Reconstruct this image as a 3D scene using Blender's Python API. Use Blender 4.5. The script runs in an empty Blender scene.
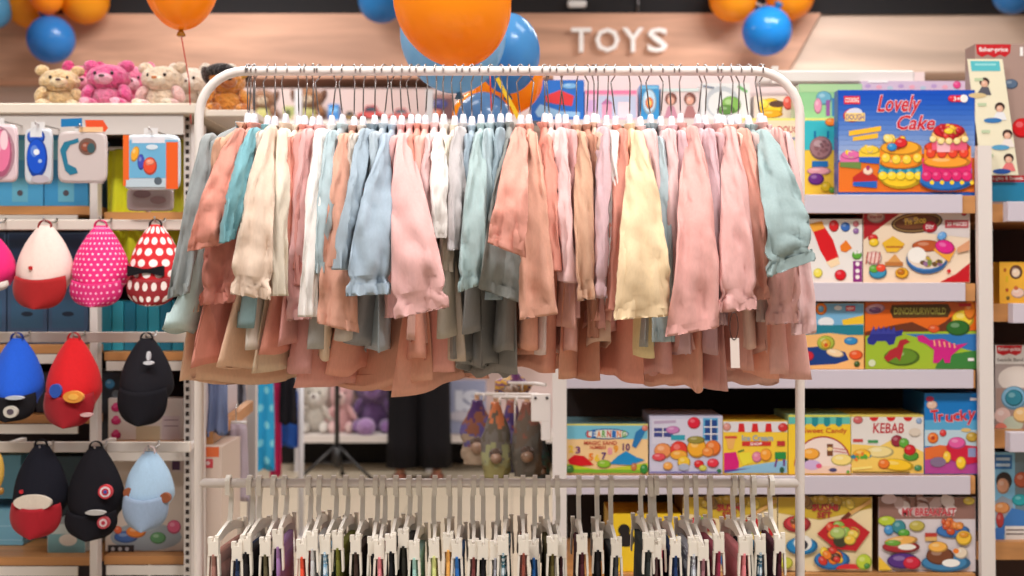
import bpy, math, random
from mathutils import Vector, Matrix, noise

# ------------------------------------------------------------------ camera, world, lights, exposure
F = 1300.0          # focal length in pixels of a 1024 wide frame
ZC = 1.25           # camera height
sc = bpy.context.scene
COL = sc.collection
cam_data = bpy.data.cameras.new('camera')
cam_data.sensor_width = 36.0
cam_data.lens = 36.0 * F / 1024.0
cam_data.clip_start = 0.05
cam_data.dof.use_dof = True
cam_data.dof.focus_distance = 2.50
cam_data.dof.aperture_fstop = 4.0
cam = bpy.data.objects.new('camera', cam_data)
cam.location = (0, 0, ZC)
cam.rotation_euler = (math.pi / 2, 0, 0)
COL.objects.link(cam)
sc.camera = cam

world = bpy.data.worlds.new('shop_air')
sc.world = world
world.use_nodes = True
world.node_tree.nodes['Background'].inputs[0].default_value = (1.0, 0.965, 0.95, 1)
world.node_tree.nodes['Background'].inputs[1].default_value = 0.17

sc.view_settings.view_transform = 'Standard'
sc.view_settings.look = 'None'
sc.view_settings.gamma = 1.0
sc.view_settings.use_curve_mapping = False
sc.view_settings.exposure = 0.0

CEIL = 3.75
def area_light(x, y, sx, sy, power, z=CEIL - 0.06, color=(1, 0.97, 0.945)):
    l = bpy.data.lights.new('ceiling_light', 'AREA')
    l.shape = 'RECTANGLE'; l.size = sx; l.size_y = sy
    l.energy = power; l.color = color
    o = bpy.data.objects.new('ceiling_light', l)
    o.location = (x, y, z)
    COL.objects.link(o)
    return o
LIGHT_SPOTS = [(-1.2, -1.0), (1.2, -1.0), (-1.1, 1.3), (1.1, 1.3), (-1.3, 3.1), (1.3, 3.1), (-1.5, 5.4), (1.5, 5.4), (-2.0, 7.9), (2.0, 7.9)]
for k, (lx, ly) in enumerate(LIGHT_SPOTS):
    area_light(lx, ly, 1.2, 0.6, [13, 13, 82, 82, 30, 30, 44, 44, 68, 68][k])

# ------------------------------------------------------------------ helpers
def P(px, py, d):
    return Vector(((px - 512.0) * d / F, d, ZC + (288.0 - py) * d / F))
def PX(px, d): return (px - 512.0) * d / F
def PZ(py, d): return ZC + (288.0 - py) * d / F

def lin(c):
    c = c / 255.0
    return c / 12.92 if c <= 0.04045 else ((c + 0.055) / 1.055) ** 2.4

_mats = {}
def M(rgb, kind='plain', rough=None, extra=None):
    key = (tuple(rgb), kind, rough, extra)
    if key in _mats: return _mats[key]
    m = bpy.data.materials.new(kind + '_%d_%d_%d' % tuple(int(v) for v in rgb))
    m.use_nodes = True
    nt = m.node_tree; N = nt.nodes; L = nt.links
    b = N['Principled BSDF']
    col = (lin(rgb[0]), lin(rgb[1]), lin(rgb[2]), 1)
    b.inputs['Base Color'].default_value = col
    m.diffuse_color = col
    R = {'plain': .5, 'print': .32, 'fabric': .9, 'fur': 1.0, 'metal': .28, 'balloon': .18, 'plastic': .35, 'wood': .5,
         'paint': .4, 'floor': .35, 'board': .8, 'film': .08, 'dots': .8, 'spandex': .6}.get(kind, .5)
    b.inputs['Roughness'].default_value = R if rough is None else rough
    def mapped(scale, coord='Object'):
        t = N.new('ShaderNodeTexCoord'); mp = N.new('ShaderNodeMapping')
        mp.inputs['Scale'].default_value = scale
        L.new(t.outputs[coord], mp.inputs[0]); return mp.outputs[0]
    def bump(src, strength, dist):
        bp = N.new('ShaderNodeBump'); bp.inputs['Strength'].default_value = strength; bp.inputs['Distance'].default_value = dist
        L.new(src, bp.inputs['Height']); L.new(bp.outputs[0], b.inputs['Normal'])
    def tint(src, lo, hi):
        rp = N.new('ShaderNodeValToRGB')
        rp.color_ramp.elements[0].position = .3; rp.color_ramp.elements[1].position = .7
        rp.color_ramp.elements[0].color = [min(1, v * lo) for v in col[:3]] + [1]
        rp.color_ramp.elements[1].color = [min(1, v * hi) for v in col[:3]] + [1]
        L.new(src, rp.inputs[0]); L.new(rp.outputs[0], b.inputs['Base Color'])
    if kind == 'fabric':
        n = N.new('ShaderNodeTexNoise'); n.inputs['Scale'].default_value = 1.0; n.inputs['Detail'].default_value = 4
        L.new(mapped((260, 260, 90)), n.inputs[0]); tint(n.outputs[0], .96, 1.04)
        n2 = N.new('ShaderNodeTexNoise'); n2.inputs['Scale'].default_value = 1.0; n2.inputs['Detail'].default_value = 3
        n2.noise_type = 'RIDGED_MULTIFRACTAL'; n2.inputs['Detail'].default_value = 1.5; n2.inputs['Distortion'].default_value = .5
        L.new(mapped((22, 22, 5.5)), n2.inputs[0]); bump(n2.outputs[0], .30, .012)
        b.inputs['Sheen Weight'].default_value = .10 if max(rgb) > 110 else 0.0
        b.inputs['Specular IOR Level'].default_value = .35 if max(rgb) > 110 else .2
    elif kind == 'fur':
        n = N.new('ShaderNodeTexNoise'); n.inputs['Scale'].default_value = 1.0; n.inputs['Detail'].default_value = 6
        L.new(mapped((70, 70, 70)), n.inputs[0]); tint(n.outputs[0], .78, 1.15); bump(n.outputs[0], 1.0, .02)
        b.inputs['Sheen Weight'].default_value = .5
    elif kind == 'metal':
        b.inputs['Metallic'].default_value = 1.0
    elif kind == 'balloon':
        tr = N.new('ShaderNodeBsdfTranslucent'); tr.inputs[0].default_value = col
        mx = N.new('ShaderNodeMixShader'); mx.inputs[0].default_value = .45
        L.new(b.outputs[0], mx.inputs[1]); L.new(tr.outputs[0], mx.inputs[2]); L.new(mx.outputs[0], N['Material Output'].inputs[0])
    elif kind == 'wood':
        n = N.new('ShaderNodeTexNoise'); n.inputs['Scale'].default_value = 1.0; n.inputs['Detail'].default_value = 7; n.inputs['Distortion'].default_value = .6
        L.new(mapped(extra or (1.4, 9, 9)), n.inputs[0]); tint(n.outputs[0], .72, 1.22)
    elif kind == 'floor':
        br = N.new('ShaderNodeTexBrick'); br.offset = 0
        br.inputs['Scale'].default_value = 1.0; br.inputs['Mortar Size'].default_value = .004
        br.inputs['Brick Width'].default_value = .6; br.inputs['Row Height'].default_value = .6
        br.inputs['Color1'].default_value = col; br.inputs['Color2'].default_value = [v * .94 for v in col[:3]] + [1]
        br.inputs['Mortar'].default_value = [v * .6 for v in col[:3]] + [1]
        L.new(mapped((1, 1, 1)), br.inputs[0]); L.new(br.outputs[0], b.inputs['Base Color'])
    elif kind == 'film':
        b.inputs['Transmission Weight'].default_value = .85; b.inputs['IOR'].default_value = 1.1
    elif kind == 'dots':            # extra = (dot rgb, columns, rows, radius, staggered)
        drgb, cu, cv, rad, stag = extra
        uv = N.new('ShaderNodeTexCoord'); sp = N.new('ShaderNodeSeparateXYZ'); L.new(uv.outputs['UV'], sp.inputs[0])
        def mth(op, a, bb=None, v=None):
            q = N.new('ShaderNodeMath'); q.operation = op
            if hasattr(a, 'node'): L.new(a, q.inputs[0])
            else: q.inputs[0].default_value = a
            if bb is not None:
                if hasattr(bb, 'node'): L.new(bb, q.inputs[1])
                else: q.inputs[1].default_value = bb
            return q.outputs[0]
        v = mth('MULTIPLY', sp.outputs[1], cv)
        row = mth('FLOOR', v)
        off = mth('MULTIPLY', mth('MODULO', row, 2.0), .5 if stag else 0.0)
        u = mth('ADD', mth('MULTIPLY', sp.outputs[0], cu), off)
        fu = mth('SUBTRACT', mth('FRACT', u), .5); fv = mth('SUBTRACT', mth('FRACT', v), .5)
        r2 = mth('ADD', mth('MULTIPLY', fu, fu), mth('MULTIPLY', fv, fv))
        msk = mth('LESS_THAN', r2, rad * rad)
        mx = N.new('ShaderNodeMixRGB'); L.new(msk, mx.inputs[0])
        mx.inputs[1].default_value = col; mx.inputs[2].default_value = (lin(drgb[0]), lin(drgb[1]), lin(drgb[2]), 1)
        L.new(mx.outputs[0], b.inputs['Base Color'])
    _mats[key] = m
    return m

class MB:
    """collects geometry for ONE mesh object"""
    def __init__(s):
        s.v = []; s.f = []; s.m = []; s.sm = []; s.uv = []; s.mats = []
    def mi(s, mat):
        if mat not in s.mats: s.mats.append(mat)
        return s.mats.index(mat)
    def face(s, idx, mat, smooth=False, uv=None):
        s.f.append(tuple(idx)); s.m.append(s.mi(mat)); s.sm.append(smooth)
        s.uv.append(uv or [(0, 0)] * len(idx))
    def add(s, pts):
        b = len(s.v); s.v.extend([tuple(p) for p in pts]); return b
    def box(s, a, c, mat, bev=0.0):
        x0, x1 = sorted((a[0], c[0])); y0, y1 = sorted((a[1], c[1])); z0, z1 = sorted((a[2], c[2]))
        e = min(bev, (x1 - x0) * .45, (y1 - y0) * .45, (z1 - z0) * .45)
        if e <= 0:
            b = s.add([(x0, y0, z0), (x1, y0, z0), (x1, y1, z0), (x0, y1, z0), (x0, y0, z1), (x1, y0, z1), (x1, y1, z1), (x0, y1, z1)])
            for q in ((0, 3, 2, 1), (4, 5, 6, 7), (0, 1, 5, 4), (1, 2, 6, 5), (2, 3, 7, 6), (3, 0, 4, 7)):
                s.face([b + i for i in q], mat)
            return
        rings = []
        for z, i in ((z0, e), (z0 + e, 0), (z1 - e, 0), (z1, e)):
            o = [(x0 + i, y0 + i + e * (i == 0)), (x0 + i + e * (i == 0), y0 + i), (x1 - i - e * (i == 0), y0 + i), (x1 - i, y0 + i + e * (i == 0)),
                 (x1 - i, y1 - i - e * (i == 0)), (x1 - i - e * (i == 0), y1 - i), (x0 + i + e * (i == 0), y1 - i), (x0 + i, y1 - i - e * (i == 0))]
            rings.append([Vector((x, y, z)) for x, y in o])
        s.loft(rings, mat, smooth=False)
    def obox(s, c, ax, ay, az, mat):
        """oriented box from centre and three half axes"""
        c = Vector(c); p = [c + ax * i + ay * j + az * k for k in (-1, 1) for i, j in ((-1, -1), (1, -1), (1, 1), (-1, 1))]
        b = s.add(p)
        for q in ((0, 3, 2, 1), (4, 5, 6, 7), (0, 1, 5, 4), (1, 2, 6, 5), (2, 3, 7, 6), (3, 0, 4, 7)):
            s.face([b + i for i in q], mat)
    def loft(s, rings, mat, cap0=True, cap1=True, smooth=True, closed=True, matfn=None):
        n = len(rings[0]); b = len(s.v); nr = len(rings)
        for r in rings: s.v.extend([tuple(p) for p in r])
        for i in range(nr - 1):
            for j in range(n if closed else n - 1):
                k = (j + 1) % n
                u0, u1 = j / n, (j + 1) / n; v0, v1 = i / (nr - 1), (i + 1) / (nr - 1)
                mm = matfn(i, j) if matfn else mat
                s.face((b + i * n + j, b + i * n + k, b + (i + 1) * n + k, b + (i + 1) * n + j), mm, smooth, [(u0, v0), (u1, v0), (u1, v1), (u0, v1)])
        if cap0: s.face([b + j for j in reversed(range(n))], matfn(0, 0) if matfn else mat)
        if cap1: s.face([b + (nr - 1) * n + j for j in range(n)], matfn(nr - 2, 0) if matfn else mat)
    def tube(s, pts, r, mat, seg=8, cap=True):
        pts = [Vector(p) for p in pts]; rings = []
        up = None
        for i, p in enumerate(pts):
            t = (pts[min(i + 1, len(pts) - 1)] - pts[max(i - 1, 0)]).normalized()
            if up is None:
                up = Vector((0, 0, 1)) if abs(t.z) < .9 else Vector((1, 0, 0))
            a = (up - t * up.dot(t)).normalized(); up = a
            c = t.cross(a)
            rr = r[i] if isinstance(r, (list, tuple)) else r
            rings.append([p + a * math.cos(k * 2 * math.pi / seg) * rr + c * math.sin(k * 2 * math.pi / seg) * rr for k in range(seg)])
        s.loft(rings, mat, cap, cap)
    def strip(s, pts, hw, ht, side, mat):
        """flat bar following pts, half width hw along side, half thickness ht"""
        pts = [Vector(p) for p in pts]; side = Vector(side).normalized(); rings = []
        for i, p in enumerate(pts):
            t = (pts[min(i + 1, len(pts) - 1)] - pts[max(i - 1, 0)]).normalized()
            nn = t.cross(side).normalized()
            rings.append([p + side * hw + nn * ht, p - side * hw + nn * ht, p - side * hw - nn * ht, p + side * hw - nn * ht])
        s.loft(rings, mat, smooth=False)
    def ell(s, c, r, mat, nu=16, nv=10, rot=None, noise_amp=0.0, noise_sc=20, seed=0):
        c = Vector(c); rings = []
        for i in range(nv + 1):
            ph = math.pi * i / nv; rg = []
            sr = max(math.sin(ph), .004)
            for j in range(nu):
                th = 2 * math.pi * j / nu
                d = Vector((sr * math.cos(th), sr * math.sin(th), math.cos(ph)))
                k = 1 + noise_amp * noise.noise(d * noise_sc * .1 + Vector((seed * 3.1, 0, 0))) if noise_amp else 1
                p = Vector((d.x * r[0], d.y * r[1], d.z * r[2])) * k
                if rot is not None: p = rot @ p
                rg.append(c + p)
            rings.append(rg)
        s.loft(list(reversed(rings)), mat)
    def build(s, name, parent=None, origin=None, label=None):
        o0 = parent['_o'] if parent is not None else (Vector(origin) if origin is not None else Vector((0, 0, 0)))
        o0 = Vector(o0)
        me = bpy.data.meshes.new(name)
        me.from_pydata([(x - o0.x, y - o0.y, z - o0.z) for x, y, z in s.v], [], s.f)
        for m in s.mats: me.materials.append(m)
        me.polygons.foreach_set('material_index', s.m)
        me.polygons.foreach_set('use_smooth', s.sm)
        ul = me.uv_layers.new(name='UVMap')
        ul.data.foreach_set('uv', [c for f in s.uv for p in f for c in p])
        me.update()
        o = bpy.data.objects.new(name, me); COL.objects.link(o)
        if parent is not None:
            o.parent = parent
            o['_o'] = list(o0)
        else:
            o.location = o0; o['_o'] = list(o0)
        if label: o['label'] = label
        return o

def thing(name, label, cat, loc, group=None):
    o = bpy.data.objects.new(name, None); COL.objects.link(o)
    o.location = loc; o['_o'] = list(loc); o.empty_display_size = .05
    o['label'] = label; o['category'] = cat
    if group: o['group'] = group
    return o
def tag(o, label, cat, group=None, kind=None):
    o['label'] = label; o['category'] = cat
    if group: o['group'] = group
    if kind: o['kind'] = kind
    return o
def copy_thing(o, loc):
    """a thing, its parts and their sub-parts"""
    c = o.copy(); COL.objects.link(c); c.location = loc; c['_o'] = list(loc)
    for ch in list(o.children):
        d = ch.copy(); COL.objects.link(d); d.parent = c
        for g in list(ch.children):
            e = g.copy(); COL.objects.link(e); e.parent = d
    return c
def structure(name, mb, label=None):
    o = mb.build(name); o['kind'] = 'structure'
    if label: o['label'] = label
    return o

# ---- flat printing on a plane facing the aisle, drawn in the photograph's pixel frame and laid on that real plane
_font_cache = {}
def text_mesh(string, shear=0.0, bold=0.0, spacing=1.0):
    key = (string, shear, bold, spacing)
    if key in _font_cache: return _font_cache[key]
    cu = bpy.data.curves.new('lettering', 'FONT'); cu.body = string
    cu.shear = shear; cu.offset = bold; cu.space_character = spacing; cu.resolution_u = 2; cu.size = 1
    ob = bpy.data.objects.new('lettering', cu)
    me = bpy.data.meshes.new_from_object(ob)
    vs = [Vector(v.co) for v in me.vertices]; fs = [tuple(p.vertices) for p in me.polygons]
    bpy.data.objects.remove(ob); bpy.data.curves.remove(cu); bpy.data.meshes.remove(me)
    _font_cache[key] = (vs, fs)
    return vs, fs

class Art:
    def __init__(s, d, lift=0.0004, dabs=True):
        s.dabs = dabs; s.mb = MB(); s.d = d; s.k = 1; s.lift = lift
    def lay(s): s.k += 1; return s.d - s.lift - s.k * .00006
    def poly(s, pts, rgb):
        d = s.lay(); b = s.mb.add([P(x, y, d) for x, y in pts]); s.mb.face(range(b, b + len(pts)), M(rgb, 'print'))
    def rect(s, x0, y0, x1, y1, rgb): s.poly([(x0, y1), (x1, y1), (x1, y0), (x0, y0)], rgb)
    def ell(s, cx, cy, rx, ry, rgb, n=18, rot=0, a0=0, a1=360):
        # the boxes picture modelling dough: larger blobs are printed with a darker rim and a pale dab
        if s.dabs and a1 - a0 >= 360 and min(rx, ry) > 2.6 and max(rgb) - min(rgb) > 40:
            s._ell(cx, cy, rx, ry, tuple(int(v * .74) for v in rgb), n, rot)
            s._ell(cx - rx * .05, cy - ry * .08, rx * .88, ry * .86, rgb, n, rot)
            s._ell(cx - rx * .25, cy - ry * .35, rx * .38, ry * .3, tuple(int(v + (255 - v) * .32) for v in rgb), 12, rot)
        else: s._ell(cx, cy, rx, ry, rgb, n, rot, a0, a1)
    def _ell(s, cx, cy, rx, ry, rgb, n=18, rot=0, a0=0, a1=360):
        c, q = math.cos(math.radians(rot)), math.sin(math.radians(rot)); pts = []
        full = (a1 - a0) >= 360
        for i in range(n if full else n + 1):
            a = math.radians(a0 + (a1 - a0) * i / n); x, y = rx * math.cos(a), -ry * math.sin(a)
            pts.append((cx + x * c - y * q, cy + x * q + y * c))
        s.poly(pts, rgb)
    def line(s, pts, w, rgb):
        for (x0, y0), (x1, y1) in zip(pts, pts[1:]):
            l = math.hypot(x1 - x0, y1 - y0) or 1; nx, ny = -(y1 - y0) / l * w / 2, (x1 - x0) / l * w / 2
            s.poly([(x0 + nx, y0 + ny), (x1 + nx, y1 + ny), (x1 - nx, y1 - ny), (x0 - nx, y0 - ny)], rgb)
    def text(s, string, x0, y0, x1, y1, rgb, shear=0.0, bold=0.02, rot=0, outline=None, spacing=1.0):
        """fits the string into the pixel rectangle"""
        if outline:
            s._text(string, x0, y0, x1, y1, outline[0], shear, bold + outline[1], rot, spacing, (x0, y0, x1, y1))
        s._text(string, x0, y0, x1, y1, rgb, shear, bold, rot, spacing, None)
    def _text(s, string, x0, y0, x1, y1, rgb, shear, bold, rot, spacing, keep):
        vs, fs = text_mesh(string, shear, bold, spacing)
        if not vs: return
        d = s.lay(); mx0 = min(v.x for v in vs); mx1 = max(v.x for v in vs); my0 = min(v.y for v in vs); my1 = max(v.y for v in vs)
        g = bold * (x1 - x0) / (mx1 - mx0) if keep else 0
        if keep: x0, x1, y0, y1 = x0 - .5, x1 + .5, y0 - .5, y1 + .5
        cx, cy = (x0 + x1) / 2, (y0 + y1) / 2; c, q = math.cos(math.radians(rot)), math.sin(math.radians(rot)); pts = []
        for v in vs:
            x = (v.x - mx0) / (mx1 - mx0) * (x1 - x0) + x0 - cx; y = y1 - (v.y - my0) / (my1 - my0) * (y1 - y0) - cy
            pts.append(P(cx + x * c + y * q, cy - x * q + y * c, d))
        b = s.mb.add(pts)
        for f in fs: s.mb.face([b + i for i in f], M(rgb, 'print'))
    def food(s, cx, cy, r, pal, n, seed, squash=.6, size=.34):
        rr = random.Random(seed)
        for k in range(n):
            a = rr.uniform(0, 6.28); q = r * math.sqrt(rr.uniform(0, 1)) * .72
            z = r * size * rr.uniform(.7, 1.25)
            s.ell(cx + math.cos(a) * q, cy + math.sin(a) * q * squash, z, z * .8, pal[k % len(pal)], 10, rr.uniform(0, 90))
    def plate(s, cx, cy, r, rim, pal, n=7, seed=1, squash=.55):
        s.ell(cx, cy, r, r * squash, rim); s.ell(cx, cy - r * .05, r * .8, r * squash * .78, tuple(min(255, v + 30) for v in rim))
        s.food(cx, cy - r * .18, r * .8, pal, n, seed, squash)
    def build(s, parent, name='printed_front'):
        return s.mb.build(name, parent)
# ------------------------------------------------------------------ the room
WHITE = (236, 230, 228); OFFW = (226, 214, 204); LAB = (214, 208, 218)
WALLD = 9.75
mb = MB(); mb.box((-6, -2, -.1), (6, WALLD, 0), M((196, 182, 160), 'floor')); structure('floor', mb)
mb = MB(); mb.box((-6, -2, CEIL), (6, WALLD, CEIL + .1), M((205, 200, 196), 'board')); structure('ceiling', mb)
mb = MB(); mb.box((-6, WALLD, -.1), (6, WALLD + .12, CEIL + .1), M((226, 206, 200), 'board')); structure('wall_back', mb)
mb = MB(); mb.box((-6.1, -2, -.1), (-6, WALLD + .12, CEIL + .1), M((216, 204, 198), 'board')); structure('wall_left', mb)
mb = MB(); mb.box((6, -2, -.1), (6.1, WALLD + .12, CEIL + .1), M((216, 204, 198), 'board')); structure('wall_right', mb)
# dark bulkhead above the wooden fascia
DF = 9.3
mb = MB(); mb.box((-6, DF + .02, PZ(13.5, DF)), (6, WALLD, CEIL), M((24, 22, 26), 'board')); structure('trim_1', mb, 'dark bulkhead above the wooden fascia')
# wooden fascia with the slanted end
FW = (206, 158, 132)
mb = MB()
a = [(-60, 14), (821, 13), (785, 78), (-60, 78)]
ff = [P(x, y, DF) for x, y in a]; bb = [v + Vector((0, .4, 0)) for v in ff]
mb.loft([ff, bb], M(FW, 'wood', .55, (.9, 9, 7)), smooth=False)
structure('trim_2', mb, 'wooden fascia board carrying the white letters')
mb = MB()
a = [(822, 13), (1120, 13), (1120, 72), (789, 72)]
d2 = DF + .05
ff = [P(x, y, d2) for x, y in a]; bb = [v + Vector((0, .35, 0)) for v in ff]
mb.loft([ff, bb], M((226, 200, 182), 'wood', .5, (.7, 6, 5)), smooth=False)
structure('trim_3', mb, 'paler wooden fascia beyond the slanted joint')
# lettering, each letter a solid white shape fixed to the fascia
for ch, x0, x1 in (('T', 571, 591), ('O', 595, 619), ('Y', 622, 643), ('S', 647, 667)):
    vs, fs = text_mesh(ch, 0, .012)
    mx0 = min(v.x for v in vs); mx1 = max(v.x for v in vs); my0 = min(v.y for v in vs); my1 = max(v.y for v in vs)
    mb = MB(); m = M((252, 248, 246), 'plastic', .4)
    def q(v, d): return P(x0 + (v.x - mx0) / (mx1 - mx0) * (x1 - x0), 53 - (v.y - my0) / (my1 - my0) * 24, DF) + Vector((0, d, 0))
    b = mb.add([q(v, -.05) for v in vs])
    for f in fs: mb.face([b + i for i in f], m)
    cnt = {}
    for f in fs:
        for i in range(len(f)):
            e = (f[i], f[(i + 1) % len(f)]); k = tuple(sorted(e)); cnt.setdefault(k, []).append(e)
    b2 = mb.add([q(v, .0) for v in vs])
    for k, es in cnt.items():
        if len(es) == 1: i, j = es[0]; mb.face((b + j, b + i, b2 + i, b2 + j), m)
    tag(mb.build('sign_letter', origin=P((x0 + x1) / 2, 53, DF)), 'white raised letter %s on the wooden fascia' % ch, 'letter', 'white letters of the toys sign')
# ceiling light housings
for k, (lx, ly) in enumerate(LIGHT_SPOTS):
    t = thing('ceiling_light_panel', 'recessed white ceiling light panel above the shop floor', 'ceiling light', (lx, ly, CEIL), 'ceiling light panels')
    mb = MB(); w, h = .64, .34
    for x0, x1, y0, y1 in ((-w, w, -h, -h + .03), (-w, w, h - .03, h), (-w, -w + .03, -h + .03, h - .03), (w - .03, w, -h + .03, h - .03)):
        mb.box((lx + x0, ly + y0, CEIL - .05), (lx + x1, ly + y1, CEIL), M(WHITE, 'paint'))
    mb.build('frame', t)
# bulkhead details: a slim conduit and a small sensor lamp
mb = MB(); mb.tube([P(638, -8, DF), P(638, 13, DF)], .008, M((120, 118, 120), 'metal'), 8)
tag(mb.build('conduit_pipe', origin=P(638, 13, DF)), 'thin grey conduit running up the dark bulkhead', 'pipe')
t = thing('wall_spotlight', 'small white lamp on the dark bulkhead above the sign', 'lamp', P(577, 4, DF))
mb = MB(); mb.box(P(568, 6, DF - .05), P(586, 2, DF + .02), M((235, 235, 235), 'plastic'), .01); mb.build('housing', t)
mb = MB(); mb.box(P(571, 7, DF - .04), P(583, 6, DF - .01), M((200, 205, 210), 'plastic')); mb.build('diffuser', t)

# ------------------------------------------------------------------ far wall shelving (plush toys at the end of the aisle)
DW = 8.9
sh = thing('end_shelving', 'white shelving bay along the end wall below the sign', 'shelving', (PX(390, DW), DW, 0))
wm = M((232, 222, 216), 'paint')
mb = MB(); mb.box((PX(225, DW), 9.32, .06), (PX(800, DW), 9.36, 2.68), M((228, 205, 200), 'board')); mb.build('back_panel', sh)
for py, x0, x1 in ((120, 225, 800), (190, 225, 560), (262, 225, 560), (335, 225, 560)):
    mb = MB(); mb.box((PX(x0, DW), DW, PZ(py, DW) - .03), (PX(x1, DW), 9.32, PZ(py, DW)), wm); mb.build('shelf', sh)
mb = MB(); mb.box((PX(284, DW), DW - .1, PZ(441, DW)), (PX(640, DW), 9.32, PZ(434, DW)), wm); mb.build('shelf', sh)
mb = MB(); mb.box((PX(225, DW), 9.26, .0), (PX(640, DW), 9.32, PZ(440, DW)), M((22, 20, 22), 'board')); mb.build('plinth', sh, label='black recessed plinth')
for px in (228, 299.5, 430, 560):
    mb = MB(); mb.box((PX(px - 3.4, DW), DW - .06, 0), (PX(px + 3.4, DW), DW, 2.6), M((206, 204, 208), 'paint')); mb.build('post', sh)
# ------------------------------------------------------------------ the clothes rack
R = 2.6
RX0, RX1 = PX(199, R), PX(800, R)
RAILZ, LOWZ = PZ(71, R), PZ(483, R)
rack = thing('clothes_rack', 'white tubular clothes rack with an upper and a lower rail', 'clothes rack', ((RX0 + RX1) / 2, R, 0))
rm = M((238, 228, 222), 'paint', .3)
pts = [Vector((RX0, R, .06))]
rad = .092
for z in (.5, 1.0, 1.4): pts.append(Vector((RX0, R, z)))
for k in range(9):
    a = math.pi / 2 * k / 8
    pts.append(Vector((RX0 + rad - rad * math.cos(a), R, RAILZ - rad + rad * math.sin(a))))
for k in range(9):
    a = math.pi / 2 * k / 8
    pts.append(Vector((RX1 - rad + rad * math.sin(a), R, RAILZ - rad + rad * math.cos(a))))
for z in (1.4, 1.0, .5, .06): pts.append(Vector((RX1, R, z)))
mb = MB(); mb.tube(pts, .0095, rm, 14); mb.build('frame', rack)
mb = MB(); mb.tube([(RX0, R, LOWZ), (RX1, R, LOWZ)], .0092, rm, 14); mb.build('lower_rail', rack)
for x in (RX0, RX1):
    mb = MB(); mb.tube([(x, R - .27, .055), (x, R + .27, .055)], .0125, rm, 12); mb.build('foot', rack)
    for y in (-.25, .25):
        mb = MB(); mb.tube([(x - .012, R + y, .025), (x + .012, R + y, .025)], .025, M((40, 40, 42), 'plastic'), 16)
        mb.box((x - .016, R + y - .008, .03), (x + .016, R + y + .008, .05), M((150, 150, 155), 'metal')); mb.build('caster', rack)
mb = MB(); mb.tube([(RX0, R, .16), (RX1, R, .16)], .0092, rm, 12); mb.build('base_rail', rack)

# ------------------------------------------------------------------ garments on the upper rail
def fabric(rgb):
    g = .3 * rgb[0] + .55 * rgb[1] + .15 * rgb[2]
    return M(tuple(int(v + (g + 3 - v) * .16) for v in rgb), 'fabric')
def smooth(t): t = max(0, min(1, t)); return t * t * (3 - 2 * t)

def sleeve_rings(top, bot, wt, wb, phi0, phi1, t0, t1, n, seed, elastic, slope, nj=26, bulge=.010):
    """a hanging flattened sleeve: rings between two parameters of its length"""
    rings = []; length = (top - bot).length
    for i in range(n):
        t = t0 + (t1 - t0) * i / (n - 1)
        c = top.lerp(bot, t)
        c.y = top.y + (bot.y - top.y) * (1 - (1 - min(t * 1.15, 1)) ** 2)
        w = wt + (wb - wt) * (t ** .85)
        th = bulge * (.5 + .5 * math.sin(min(1, t * 1.1) * math.pi))
        if elastic:
            g = math.exp(-((t - .905) / .028) ** 2)
            w *= (1 + .02 * smooth((t - .5) / .3)) * (1 - .20 * g) * (1 - .08 * smooth((t - .93) / .07))
            th *= 1 - .4 * g
        ph = phi0 + (phi1 - phi0) * smooth(t / .55)
        ax = Vector((math.cos(ph), math.sin(ph), 0)); nx = Vector((-math.sin(ph), math.cos(ph), 0))
        rg = []
        for j in range(nj):
            a = 2 * math.pi * j / nj; ca, sa = math.cos(a), math.sin(a)
            u = ca * (abs(ca) ** -.15 if abs(ca) > 1e-4 else 1)
            fold = noise.noise(Vector((u * 2.4 + seed * 7.3, t * 3.2 + seed, sa * .6))) * .020 * (.25 + t) * min(1, w / .025)
            fold += noise.noise(Vector((u * 1.5 + t * 5 + seed * 3.1, t * 8.0 - u * 3, seed * 1.7))) * .008 * min(1, w / .025)
            fold += (.35 - abs(noise.noise(Vector((u * 1.6 - t * 4 + seed, t * 4.5 + u * 1.4, seed * 2.9))))) ** 2 * .065 * min(1, w / .03)
            if elastic:
                ruff = smooth((t - .80) / .1)
                fold += .0026 * ruff * math.sin(a * 11 + seed * 5 + 1.5 * math.sin(t * 40 + a * 3))
            dz = slope * u * w * smooth((t - .45) / .55)
            if elastic and t > .93: dz += .0014 * math.sin(a * 11 + seed)
            p = c + ax * (u * w) + nx * (sa * max(th, .0022) + fold) + Vector((0, 0, dz))
            rg.append(p)
        rings.append(rg)
    return rings

def close_end(rings, inset=.86, up=.02):
    """turns the last ring inwards so that the opening shows a hem with thickness"""
    last = rings[-1]; c = sum(last, Vector()) / len(last)
    rings.append([c + (p - c) * .97 + Vector((0, 0, .001)) for p in last])
    rings.append([c + (p - c) * inset + Vector((0, 0, up)) for p in last])

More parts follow.
